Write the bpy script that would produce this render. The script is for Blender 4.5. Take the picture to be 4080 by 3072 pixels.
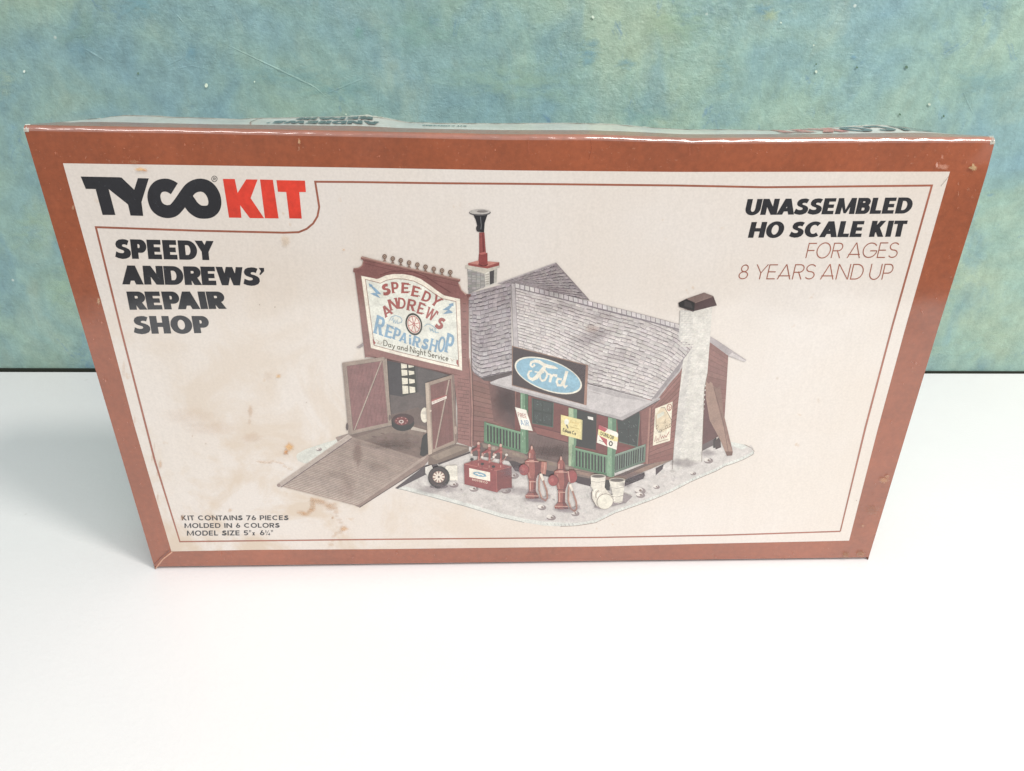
import bpy, math, random
import numpy as np
random.seed(7); rng = np.random.default_rng(7)
PI = math.pi
sc = bpy.context.scene
for o in list(bpy.data.objects): bpy.data.objects.remove(o)

# ------------------------------------------------------------------ camera
# World frame: origin at the box's lower left front corner, X along the box, Y away, Z up.
PW, PH, FPX = 4080.0, 3072.0, 2850.0           # photograph size and focal length in its pixels
CAM = np.array([0.16310747, -0.27426486, 0.24216259])
RM = np.array([[0.99924630, -0.03870989, 0.00289409],
               [-0.01540271, -0.46382637, -0.88579222],
               [0.03563127, 0.88508002, -0.46407302]])    # world -> camera (x right, y down, z forward)
cam = bpy.data.cameras.new('camera'); camo = bpy.data.objects.new('camera', cam); sc.collection.objects.link(camo)
import mathutils
m3 = mathutils.Matrix((RM[0].tolist(), (-RM[1]).tolist(), (-RM[2]).tolist())).transposed()
mw = m3.to_4x4(); mw.translation = mathutils.Vector(CAM.tolist()); camo.matrix_world = mw
cam.sensor_fit = 'HORIZONTAL'; cam.sensor_width = 36.0; cam.lens = 36.0*FPX/PW
cam.clip_start = 0.01; cam.clip_end = 50
sc.camera = camo
sc.render.resolution_x = 1024; sc.render.resolution_y = 771

# ------------------------------------------------------------------ light
W = bpy.data.worlds.new("World"); sc.world = W; W.use_nodes = True
W.node_tree.nodes['Background'].inputs[0].default_value = (0.98, 0.99, 1.0, 1)
W.node_tree.nodes['Background'].inputs[1].default_value = 0.66
def area(name, loc, target, size, power, col):
    l = bpy.data.lights.new(name, 'AREA'); l.shape = 'DISK'; l.size = size; l.energy = power; l.color = col
    o = bpy.data.objects.new(name, l); sc.collection.objects.link(o); o.location = loc
    d = mathutils.Vector(target)-mathutils.Vector(loc); o.rotation_euler = d.to_track_quat('-Z', 'Y').to_euler(); return o
area('ceiling_lamp', (0.70, -0.42, 1.08), (0.22, 0.0, 0.05), 0.19, 9.2, (1.0, 0.955, 0.90))
for x_, w_, p_ in ((-0.76, 0.8, 5.5), (1.10, 1.3, 20.0)):      # two long ceiling tubes behind the camera
    tube = area('tube_lamp', (x_, -1.30, 1.55), (0.15, 0.0, 0.1), w_, p_, (1.0, 0.97, 0.94)); tube.data.shape = 'RECTANGLE'; tube.data.size_y = 0.26; tube.rotation_euler = (math.radians(42), 0, 0)
sc.view_settings.view_transform = 'Standard'; sc.view_settings.look = 'None'
sc.view_settings.exposure = 0.0; sc.view_settings.gamma = 1.0
sc.render.engine = 'CYCLES'; sc.cycles.transparent_max_bounces = 32

# ------------------------------------------------------------------ geometry of the shot
def ray(px, py):
    return RM.T @ np.array([(px-PW/2)/FPX, (py-PH/2)/FPX, 1.0])
BR_ = np.array([0.35186661, -0.00582314, 0.0])
ang = math.atan2(BR_[1], BR_[0]); EX = np.array([math.cos(ang), math.sin(ang), 0.0]); NY = np.array([-math.sin(ang), math.cos(ang), 0.0])
LAYER = 0.6e-6
def corner_lift(u, z):
    """the upper right corner stands proud: right of a crease the card kinks outwards"""
    if z < 0.125: return 0.0
    uc = 0.338+(z-0.187)*0.95 if z > 0.187 else 0.338+(0.187-z)/0.062*0.014
    return 0.07*max(0.0, u-max(uc, 0.3408))
def FP(px, py, off=0.0):
    """point of the box front (a real vertical plane) seen at a photograph pixel, then lifted off outwards"""
    d = ray(px, py); k = -(NY @ CAM)/(NY @ d); p = CAM+k*d
    return p-NY*(off+corner_lift(float(p @ EX), float(p[2])))
def bp(u, y, z): return EX*u+NY*y+np.array([0, 0, z])     # box coordinates
def interp(tab, x):
    return float(np.interp(x, [t[0] for t in tab], [t[1] for t in tab]))

# ------------------------------------------------------------------ materials
def s2l(c):
    c = np.asarray(c, float)/255.0
    return np.where(c <= 0.04045, c/12.92, ((c+0.055)/1.055)**2.4)
class NT:
    def __init__(s, m): s.m = m; s.t = m.node_tree; s.n = s.t.nodes; s.l = s.t.links
    def add(s, typ, **kw):
        n = s.n.new(typ)
        for k, v in kw.items(): setattr(n, k, v)
        return n
    def link(s, a, b): s.l.new(a, b)
def newmat(name):
    m = bpy.data.materials.new(name); m.use_nodes = True
    return m, NT(m), m.node_tree.nodes['Principled BSDF']
def noise(t, vec, scale, detail=3, rough=0.5, dist=0.0):
    n = t.add('ShaderNodeTexNoise'); n.inputs['Scale'].default_value = scale; n.inputs['Detail'].default_value = detail
    n.inputs['Roughness'].default_value = rough; n.inputs['Distortion'].default_value = dist
    t.link(vec, n.inputs['Vector']); return n.outputs['Fac']
def ramp(t, fac, stops):
    r = t.add('ShaderNodeValToRGB'); e = r.color_ramp.elements
    while len(e) < len(stops): e.new(0.5)
    for i, (p, c) in enumerate(stops):
        e[i].position = p; e[i].color = c if len(c) == 4 else (*c, 1)
    t.link(fac, r.inputs['Fac']); return r.outputs['Color']
def g(v): return (v, v, v, 1)
def mix(t, fac, a, b, mode='MIX'):
    n = t.add('ShaderNodeMix', data_type='RGBA', blend_type=mode)
    for s_, v in ((0, fac), (6, a), (7, b)):
        if isinstance(v, (int, float)): n.inputs[s_].default_value = v
        elif isinstance(v, tuple): n.inputs[s_].default_value = v
        else: t.link(v, n.inputs[s_])
    return n.outputs[2]
def mapping(t, src, scale=(1, 1, 1), rot=(0, 0, 0), loc=(0, 0, 0)):
    m = t.add('ShaderNodeMapping'); m.inputs['Scale'].default_value = scale; m.inputs['Rotation'].default_value = rot; m.inputs['Location'].default_value = loc
    t.link(src, m.inputs['Vector']); return m.outputs['Vector']
def math_(t, op, a, b=None):
    n = t.add('ShaderNodeMath', operation=op)
    for i, v in enumerate((a, b)):
        if v is None: continue
        if isinstance(v, (int, float)): n.inputs[i].default_value = v
        else: t.link(v, n.inputs[i])
    return n.outputs[0]
def bump(t, h, strength, dist, prev=None):
    b = t.add('ShaderNodeBump'); b.inputs['Strength'].default_value = strength; b.inputs['Distance'].default_value = dist
    t.link(h, b.inputs['Height'])
    if prev is not None: t.link(prev, b.inputs['Normal'])
    return b.outputs['Normal']
def film(t, p, obj):
    """shrink film over the print: glossy coat with slow waves, vertical pull lines and fine grain"""
    pull = noise(t, mapping(t, obj, (300, 60, 7)), 1.0, 5, 0.75)
    fine = noise(t, mapping(t, obj, (1, 1, 1)), 900, 2)
    wav = noise(t, mapping(t, obj, (1, 1, 1)), 14, 2)
    n = bump(t, wav, 0.6, 0.003)
    n = bump(t, pull, 0.25, 0.00006, n)
    n = bump(t, fine, 0.30, 0.00002, n)
    p.inputs['Coat Weight'].default_value = 1.0; p.inputs['Coat IOR'].default_value = 1.88
    p.inputs['Specular IOR Level'].default_value = 0.35
    rg = t.add('ShaderNodeMapRange'); rg.inputs[3].default_value = 0.07; rg.inputs[4].default_value = 0.22
    t.link(noise(t, obj, 55, 4, 0.65), rg.inputs[0]); t.link(rg.outputs[0], p.inputs['Coat Roughness'])
    t.link(n, p.inputs['Coat Normal']); p.inputs['Roughness'].default_value = 0.6
def ink_material(name, alpha=False):
    m, t, p = newmat(name)
    at = t.add('ShaderNodeAttribute', attribute_name='ink'); tc = t.add('ShaderNodeTexCoord'); obj = tc.outputs['Object']
    n1 = noise(t, obj, 1500, 2); n2 = noise(t, obj, 260, 4, 0.6)
    c = mix(t, 1.0, at.outputs['Color'], ramp(t, n1, [(0.25, g(0.86)), (0.75, g(1.12))]), 'MULTIPLY')
    c = mix(t, 1.0, c, ramp(t, n2, [(0.25, g(0.80)), (0.75, g(1.16))]), 'MULTIPLY')
    t.link(c, p.inputs['Base Color']); film(t, p, obj)
    if alpha: t.link(at.outputs['Alpha'], p.inputs['Alpha'])
    return m
INK = ink_material('printed_ink'); WASH = ink_material('stain_and_glint_ink', True)

def plain_ink(name, col, speck=None, amt=0.5):
    m, t, p = newmat(name)
    tc = t.add('ShaderNodeTexCoord'); obj = tc.outputs['Object']
    c = mix(t, 1.0, (*col, 1), ramp(t, noise(t, obj, 420, 5, 0.65), [(0.3, g(0.88)), (0.72, g(1.16))]), 'MULTIPLY')
    c = mix(t, 1.0, c, ramp(t, noise(t, obj, 28, 4, 0.6), [(0.3, g(0.84)), (0.7, g(1.14))]), 'MULTIPLY')
    if speck is not None:
        v = noise(t, obj, 700, 3, 0.7)
        c = mix(t, ramp(t, v, [(0.64, g(0)), (0.74, g(amt))]), c, (*speck, 1))
    t.link(c, p.inputs['Base Color']); film(t, p, obj); return m
BROWN = plain_ink('brown_printed_card', (0.275, 0.070, 0.026), (0.50, 0.26, 0.17), 0.35)
BLACKINK = plain_ink('black_printed_lettering', (0.012, 0.013, 0.018), (0.10, 0.11, 0.13), 0.5)
REDINK = plain_ink('red_printed_lettering', (0.62, 0.040, 0.020))
RUSTINK = plain_ink('brown_printed_lettering', (0.30, 0.10, 0.06))

# aged cream print background: yellowing, foxing, water stains
def cream():
    m, t, p = newmat('aged_cream_print')
    tc = t.add('ShaderNodeTexCoord'); obj = tc.outputs['Object']
    sx = t.add('ShaderNodeSeparateXYZ'); t.link(obj, sx.inputs[0])
    base = (0.70, 0.650, 0.605, 1)
    c = mix(t, ramp(t, noise(t, obj, 9, 5, 0.6), [(0.35, g(0)), (0.66, g(0.8))]), base, (0.665, 0.59, 0.515, 1))
    pull = noise(t, mapping(t, obj, (520, 40, 6)), 1.0, 3, 0.6)
    c = mix(t, 1.0, c, ramp(t, pull, [(0.3, g(0.988)), (0.7, g(1.012))]), 'MULTIPLY')
    c = mix(t, 1.0, c, ramp(t, noise(t, obj, 1100, 2), [(0.3, g(0.955)), (0.7, g(1.04))]), 'MULTIPLY')
    fox = noise(t, obj, 120, 3, 0.6)
    c = mix(t, ramp(t, fox, [(0.70, g(0)), (0.78, g(0.5))]), c, (0.52, 0.33, 0.17, 1))
    st = noise(t, mapping(t, obj, (1, 1, 1), (0, 0, 0), (3.1, 0, 1.7)), 30, 7, 0.62, 0.6)
    lowleft = t.add('ShaderNodeMapRange'); lowleft.inputs[1].default_value = 0.20; lowleft.inputs[2].default_value = 0.07
    t.link(sx.outputs['X'], lowleft.inputs[0])
    lf = t.add('ShaderNodeMapRange'); lf.inputs[1].default_value = 0.17; lf.inputs[2].default_value = 0.03
    t.link(sx.outputs['Z'], lf.inputs[0])
    msk = math_(t, 'MULTIPLY', lowleft.outputs[0], lf.outputs[0])
    f = math_(t, 'MULTIPLY', ramp(t, st, [(0.46, g(0)), (0.58, g(0.75))]), msk)
    c = mix(t, f, c, (0.58, 0.46, 0.335, 1))
    t.link(c, p.inputs['Base Color']); film(t, p, obj); return m
CREAM = cream()

# ------------------------------------------------------------------ object helpers
def link(o, parent=None):
    sc.collection.objects.link(o)
    if parent is not None: o.parent = parent
    return o
def mesh_obj(name, verts, faces, mat, parent=None, smooth=False):
    me = bpy.data.meshes.new(name); me.from_pydata([tuple(map(float, v)) for v in verts], [], faces); me.update()
    me.materials.append(mat)
    if smooth:
        for f in me.polygons: f.use_smooth = True
    return link(bpy.data.objects.new(name, me), parent)
def grid_faces(nu, nv):
    return [(j*(nu+1)+i, j*(nu+1)+i+1, (j+1)*(nu+1)+i+1, (j+1)*(nu+1)+i) for j in range(nv) for i in range(nu)]

# ------------------------------------------------------------------ the table and the wall
def wall_material():
    m, t, p = newmat('painted_plaster'); tc = t.add('ShaderNodeTexCoord'); obj = tc.outputs['Object']
    big = noise(t, mapping(t, obj, (6.5, 1, 11.0), (0, 0.75, 0), (0.37, 0, 0.2)), 1.0, 4, 0.55, 0.6)
    mid = noise(t, mapping(t, obj, (30, 1, 20), (0, 0.5, 0)), 1.0, 6, 0.62, 0.5)
    c = ramp(t, big, [(0.30, (0.195, 0.330, 0.380)), (0.45, (0.225, 0.360, 0.350)), (0.57, (0.265, 0.395, 0.335)), (0.72, (0.33, 0.430, 0.325))])
    c = mix(t, ramp(t, mid, [(0.34, g(0.55)), (0.50, g(0))]), c, (0.165, 0.295, 0.345, 1))
    c = mix(t, ramp(t, mid, [(0.54, g(0)), (0.74, g(0.5))]), c, (0.36, 0.455, 0.35, 1))
    fine = noise(t, mapping(t, obj, (110, 1, 80), (0, 0.6, 0)), 1.0, 6, 0.7, 0.3)
    c = mix(t, 1.0, c, ramp(t, fine, [(0.3, g(0.82)), (0.7, g(1.16))]), 'MULTIPLY')
    grain = noise(t, obj, 620, 4, 0.65)
    c = mix(t, 1.0, c, ramp(t, grain, [(0.3, g(0.94)), (0.7, g(1.06))]), 'MULTIPLY')
    sm = noise(t, mapping(t, obj, (48, 1, 34), (0, 0.9, 0), (1.3, 0, 4)), 1.0, 6, 0.72, 0.9)
    c = mix(t, ramp(t, sm, [(0.62, g(0)), (0.72, g(0.55))]), c, (0.11, 0.22, 0.36, 1))
    pits = t.add('ShaderNodeTexVoronoi'); pits.inputs['Scale'].default_value = 26; t.link(obj, pits.inputs['Vector'])
    c = mix(t, ramp(t, pits.outputs['Distance'], [(0.016, g(0.6)), (0.030, g(0))]), c, (0.62, 0.68, 0.62, 1))
    t.link(c, p.inputs['Base Color'])
    tro = noise(t, mapping(t, obj, (30, 1, 44), (0, 0.35, 0)), 1.0, 4, 0.55, 0.15)
    lump = noise(t, mapping(t, obj, (210, 1, 300), (0, 0.4, 0)), 1.0, 5, 0.68, 0.1)
    rough_ = ramp(t, noise(t, mapping(t, obj, (9, 1, 9), (0, 0, 0), (2.2, 0, 0.4)), 1.0, 3), [(0.40, g(0.35)), (0.62, g(1.0))])
    chip = ramp(t, noise(t, mapping(t, obj, (120, 1, 260), (0, 0.35, 0), (1, 0, 3)), 1.0, 4, 0.6), [(0.26, g(0)), (0.36, g(1))])
    h = math_(t, 'ADD', math_(t, 'MULTIPLY', tro, 0.42), math_(t, 'MULTIPLY', grain, 0.12))
    h = math_(t, 'ADD', h, math_(t, 'MULTIPLY', math_(t, 'MULTIPLY', lump, rough_), 0.30))
    h = math_(t, 'ADD', h, math_(t, 'MULTIPLY', chip, 0.05))
    n = bump(t, h, 0.8, 0.0034)
    t.link(n, p.inputs['Normal']); p.inputs['Roughness'].default_value = 0.40; p.inputs['Specular IOR Level'].default_value = 0.5
    return m
def table_material():
    m, t, p = newmat('white_laminate'); tc = t.add('ShaderNodeTexCoord'); obj = tc.outputs['Object']
    c = mix(t, ramp(t, noise(t, obj, 7, 4, 0.6), [(0.3, g(0)), (0.75, g(1))]), (0.770, 0.762, 0.765, 1), (0.735, 0.73, 0.74, 1))
    c = mix(t, ramp(t, noise(t, obj, 95, 2, 0.5), [(0.765, g(0)), (0.80, g(0.35))]), c, (0.45, 0.43, 0.40, 1))
    t.link(c, p.inputs['Base Color'])
    n = bump(t, noise(t, obj, 420, 2, 0.5), 0.5, 0.00022); n = bump(t, noise(t, obj, 30, 2), 0.25, 0.0006, n)
    t.link(n, p.inputs['Normal']); p.inputs['Roughness'].default_value = 0.32; return m
WALLM = wall_material(); TABM = table_material()
A = np.array([-0.206, 0.22757, 0]); B = np.array([0.57194, 0.19722, 0]); WD = (B-A)/np.linalg.norm(B-A); WN = np.array([-WD[1], WD[0], 0])
def wp(s, y, z): return A+WD*s+WN*y+np.array([0, 0, z])
nu, nv = 2, 2
wv = []
for (s, z) in [(-1.6, -0.75), (2.4, -0.75), (2.4, 1.75), (-1.6, 1.75)]: wv += [wp(s, 0, z)]
for (s, z) in [(-1.6, -0.75), (2.4, -0.75), (2.4, 1.75), (-1.6, 1.75)]: wv += [wp(s, 0.1, z)]
wall = mesh_obj('wall', wv, [(0, 1, 2, 3), (5, 4, 7, 6), (0, 4, 5, 1), (1, 5, 6, 2), (2, 6, 7, 3), (3, 7, 4, 0)], WALLM); wall['kind'] = 'structure'
wall['label'] = 'blue green mottled plaster wall behind the box'
# dark strip added for the shade in the gap between table and wall
sm_, st0, sp_ = newmat('gap_shade'); sp_.inputs['Base Color'].default_value = (0.018, 0.022, 0.014, 1); sp_.inputs['Roughness'].default_value = 0.8
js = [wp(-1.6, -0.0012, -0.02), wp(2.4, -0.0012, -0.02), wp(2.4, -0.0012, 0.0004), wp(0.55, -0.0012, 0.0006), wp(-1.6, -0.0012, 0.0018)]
mesh_obj('gap_shade_strip', js+[p_+WN*0.0011 for p_ in js], [(0, 1, 2, 3, 4), (9, 8, 7, 6, 5), (4, 3, 8, 9), (3, 2, 7, 8)], sm_, wall)
def WP(px, py, off=0.0):
    d = ray(px, py); k = (WN @ (A-CAM))/(WN @ d); return CAM+k*d-WN*off
def ridge(pts, w, h):
    """a raised trowel ridge in the plaster, tapering to nothing at both ends"""
    v = []; n = 26
    P3 = [WP(*p_) for p_ in pts]; seg = [np.linalg.norm(P3[i+1]-P3[i]) for i in range(len(P3)-1)]; tot = sum(seg)
    for i in range(n+1):
        d_ = tot*i/n; k = 0
        while k < len(seg)-1 and d_ > seg[k]: d_ -= seg[k]; k += 1
        c_ = P3[k]+(P3[k+1]-P3[k])*(d_/seg[k]); t_ = (P3[k+1]-P3[k])/seg[k]; s_ = np.cross(t_, WN); f = math.sin(PI*min(1, i/n*1.0))**.6*(0.7+0.6*random.random())
        for q in (-1, -.45, .15, .5, 1): v.append(c_+s_*(w*f*q)-WN*(h*f*{-1: 0, -.45: .35, .15: 1, .5: .4, 1: 0}[q]-0.0001*(abs(q) == 1)))
    mesh_obj('plaster_ridge', v, grid_faces(4, n), WALLM, wall, True)
for pts, w_, h_ in [([(880, 168), (1000, 225), (1250, 345), (1330, 410)], 0.0012, 0.0007), ([(640, 275), (740, 225)], 0.0008, 0.0004), ([(1280, 382), (1370, 345), (1480, 300)], 0.0009, 0.0004), ([(1515, 320), (1505, 440)], 0.0010, 0.0004),
                    ([(640, 290), (760, 262), (880, 285)], 0.0007, 0.0003), ([(700, 55), (730, 90)], 0.0012, 0.0005), ([(330, 190), (420, 245)], 0.0014, 0.0005), ([(3830, 350), (3860, 420), (3880, 460)], 0.0010, 0.0004), ([(300, 150), (350, 140)], 0.0012, 0.0005)]: ridge(pts, w_*.75, h_*.75)
fm, ft, fpn = newmat('dark_floorboards')
fo = ft.add('ShaderNodeTexCoord').outputs['Object']
ft.link(mix(ft, noise(ft, mapping(ft, fo, (3, 30, 1)), 1, 4), (0.05, 0.035, 0.025, 1), (0.09, 0.06, 0.04, 1)), fpn.inputs['Base Color'])
fl = mesh_obj('floor', [(-9, -14, -0.75), (9, -14, -0.75), (9, 0.5, -0.75), (-9, 0.5, -0.75)], [(0, 1, 2, 3)], fm); fl['kind'] = 'structure'
# table: slab with softened edges, stops just short of the wall
table = bpy.data.objects.new('table', None); sc.collection.objects.link(table); table.location = (0.2, -0.05, -0.75)
table['label'] = 'smooth white table top carrying the shrink wrapped box, pushed against the wall'; table['category'] = 'table'
def child(o, par):
    o.parent = par; o.matrix_parent_inverse = mathutils.Matrix.Translation(par.location).inverted(); return o
import bmesh
def rounded_slab(name, corners, z0, z1, bev, mat):
    bm = bmesh.new(); lo = [bm.verts.new((c[0], c[1], z0)) for c in corners]; hi = [bm.verts.new((c[0], c[1], z1)) for c in corners]
    bm.faces.new(lo[::-1]); bm.faces.new(hi); n = len(corners)
    for i in range(n): bm.faces.new((lo[i], lo[(i+1) % n], hi[(i+1) % n], hi[i]))
    bmesh.ops.bevel(bm, geom=list(bm.edges), offset=bev, segments=3, affect='EDGES', profile=0.5)
    bmesh.ops.recalc_face_normals(bm, faces=bm.faces)
    me = bpy.data.meshes.new(name); bm.to_mesh(me); bm.free(); me.materials.append(mat)
    return link(bpy.data.objects.new(name, me))
tl = wp(-0.75, -0.0056, 0); tr = wp(1.35, -0.0008, 0)
slab = rounded_slab('table_top', [(-0.94, -0.345), (1.14, -0.345), tr[:2], tl[:2]], -0.028, 0.0, 0.0016, TABM); child(slab, table)
for (x, y) in [(-0.88, -0.29), (1.08, -0.29), (-0.88, 0.16), (1.08, 0.12)]:
    lg = rounded_slab('leg', [(x-.025, y-.025), (x+.025, y-.025), (x+.025, y+.025), (x-.025, y+.025)], -0.7499, -0.0285, 0.003, TABM); child(lg, table)

# ------------------------------------------------------------------ the box
box = bpy.data.objects.new('model_kit_box', None); sc.collection.objects.link(box)
box['label'] = 'brown and cream cardboard kit box in worn shrink wrap, standing on the white table'; box['category'] = 'box'
FRONT_TOP = [(82, 500), (800, 512), (1397, 524), (1722, 531), (1994, 537), (2362, 538), (2633, 547), (2746, 552), (2995, 551), (3600, 548), (3966, 548)]
BACK_TOP = [(79, 494), (108, 481), (136, 474), (192, 472), (226, 464), (294, 458), (429, 460), (497, 465), (640, 468), (800, 474), (881, 470), (1100, 466), (1288, 463.5), (1375, 459), (1451, 466), (1570, 486),
            (1722, 489.5), (1994, 490.5), (2316, 488.7), (2497, 493), (2678, 508), (2859, 516), (2995, 515), (3235, 519), (3539, 505), (3663, 498), (3726, 497), (3814, 506), (3852, 518), (3902, 530), (3953, 537), (3966, 544)]
WB = 0.3519; DEPTH = 0.038; RAD = 0.0018
def uz(px, py, y=0.0):
    d = ray(px, py); k = (y-(NY @ CAM))/(NY @ d); p = CAM+k*d; return float(p @ EX), float(p[2])
FT = sorted(uz(*p) for p in FRONT_TOP); BT = sorted(uz(p[0], p[1], DEPTH) for p in BACK_TOP)
ub0, ub1 = BT[0][0], BT[-1][0]
BT = [((u-ub0)/(ub1-ub0)*WB, z) for u, z in BT]; FT = [((u-FT[0][0])/(FT[-1][0]-FT[0][0])*WB, z) for u, z in FT]
def zf(u): return interp(FT, u)
def zb(u): return interp(BT, u)
N = 220; RB = 0.0020
# front panel: one brown printed card face, creased at its upper right corner
nv = 60; vs = []
for j in range(nv+1):
    for i in range(N+1):
        u = WB*i/N; z = RB+(zf(u)-RAD-RB)*j/nv
        px = u/WB; d = 0.0
        # the crushed corner: beyond a diagonal crease the card leans back
        d = -corner_lift(u, z)
        # slight bulge
        y = d
        vs.append(bp(u, y, z))
front = mesh_obj('front_panel', vs, grid_faces(N, nv), BROWN, box, True)
# top panel with its rounded front fold, sagging card and brown printed border
def top_point(u, t, off=0.0):
    """t: 0 at the fold .. 1 at the back edge"""
    z0, z1 = zf(u), zb(u)
    z = z0+(z1-z0)*(t**1.3)
    return bp(u, RAD+(DEPTH-RAD)*t, z+off)
TOPM = plain_ink('pale_printed_card', (0.66, 0.63, 0.58))
BORD = 0.30
def strip(name, rows, mat, par, n=N):
    v = []
    for r in rows: v += [r(WB*i/n) for i in range(n+1)]
    return mesh_obj(name, v, grid_faces(n, len(rows)-1), mat, par, True)
rows = []
for k in range(7):
    a = PI/2*k/6
    rows.append(lambda u, a=a: bp(u, RAD*(1-math.cos(a))+0.00018*math.sin(u*900)*math.sin(a*2)*0.5, zf(u)-RAD+RAD*math.sin(a)+0.00010*math.sin(u*310+2*math.sin(u*77))*math.sin(2*a)))
FOLD = plain_ink('film_over_brown_fold', (0.275, 0.070, 0.026)); FOLD.node_tree.nodes['Principled BSDF'].inputs['Coat IOR'].default_value = 2.6
strip('front_fold', rows, FOLD, box)
strip('bottom_fold', [(lambda u, a=a: bp(u, RB*1.8*(1-math.cos(a)), RB-(RB-0.0006)*math.sin(a))) for a in np.linspace(PI/2, 0, 6)], BROWN, box)
topp = strip('top_panel', [(lambda u, t=t: top_point(u, t)) for t in np.linspace(0, 1, 14)], BROWN, box)
# pale printed field on top
def clampu(u, a=0.0065): return a+(WB-2*a)*(u/WB)
strip('printed_field', [(lambda u, t=t: top_point(clampu(u), t, 2e-5)) for t in np.linspace(BORD, 0.985, 12)], TOPM, topp)
side = [bp(0, 0, 0), bp(0, DEPTH, 0), bp(0, DEPTH, zb(0)), bp(0, RAD, zf(0)), bp(0, 0, zf(0)-RAD)]
mesh_obj('side_panel', side, [(0, 1, 2, 3, 4)], BROWN, box)
side = [bp(WB, 0, 0), bp(WB, DEPTH, 0), bp(WB, DEPTH, zb(WB)), bp(WB, RAD, zf(WB)), bp(WB, 0, zf(WB)-RAD)]
side = side[:4]+[bp(WB, -corner_lift(WB, z_), z_) for z_ in np.linspace(zf(WB)-RAD, 0, 30)]
mesh_obj('side_panel', side[1:], [tuple(range(len(side)-2, -1, -1))], BROWN, box)
strip('back_panel', [lambda u: bp(u, DEPTH, zb(u)), lambda u: bp(u, DEPTH, 0.0005)], TOPM, box)
mesh_obj('bottom_panel', [bp(0.001, 0.0036, 0.0005), bp(WB-.001, 0.0036, 0.0005), bp(WB-.001, DEPTH-.0005, 0.0004), bp(0.001, DEPTH-.0005, 0.0004)], [(3, 2, 1, 0)], TOPM, box)

# shrink film: torn seam along the rear top edge, puckered corners, bright edge welds
def film_material():
    m, t, p = newmat('torn_shrink_film'); obj = t.add('ShaderNodeTexCoord').outputs['Object']
    f = noise(t, mapping(t, obj, (240, 240, 500)), 1.0, 4, 0.7)
    c = ramp(t, f, [(0.38, (0.55, 0.57, 0.52)), (0.58, (0.62, 0.60, 0.52)), (0.66, (0.30, 0.13, 0.06)), (0.74, (0.5, 0.42, 0.33))])
    t.link(c, p.inputs['Base Color']); p.inputs['Roughness'].default_value = 0.25; p.inputs['Specular IOR Level'].default_value = 0.9
    a = ramp(t, noise(t, obj, 160, 3), [(0.3, g(0.35)), (0.6, g(0.9))]); t.link(a, p.inputs['Alpha'])
    t.link(bump(t, noise(t, obj, 600, 3), 0.8, 0.0005), p.inputs['Normal']); return m
FILM = film_material()
n = 900; v = []
jag = np.convolve(rng.random(n+9), np.ones(4)/4, 'same')[:n+1]
for i in range(n+1):
    u = 0.001+(WB-0.002)*i/n; hgt = 0.0006+0.0006*jag[i]+0.0006*max(0, math.sin(u*60+1))
    v += [bp(u, DEPTH-0.0035, zb(u)-(zb(u)-zf(u))*0.12+0.0002), bp(u, DEPTH-0.0015+0.0006*math.sin(i*.7), zb(u)-0.0002+0.0005*jag[(i*7) % n]), bp(u, DEPTH+0.0002, zb(u)-0.0014+hgt)]
mesh_obj('film_seam', v, [f for i in range(n) for f in ((3*i, 3*i+3, 3*i+4, 3*i+1), (3*i+1, 3*i+4, 3*i+5, 3*i+2))], FILM, box, True)
def pucker(cu, cz, sx, sz, ns, name='film_corner'):
    v = []; fc = []
    k = 12
    for j in range(k+1):
        for i in range(k+1):
            a, b = i/k, j/k
            edge = min(a, 1-a, b, 1-b)
            v.append(bp(cu+(a-.5)*sx+(random.random()-.5)*sx*.06, -0.0002-edge*0.0012*random.random()+0.0022*b*b, cz+(b-.5)*sz+(random.random()-.5)*sz*.08))
    return mesh_obj(name, v, grid_faces(k, k), FILM, box, False)
pucker(0.0008, zf(0)-0.0010, 0.0018, 0.0024, 1); pucker(WB-0.0007, zf(WB)-0.0010, 0.0018, 0.0028, 2)
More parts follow.
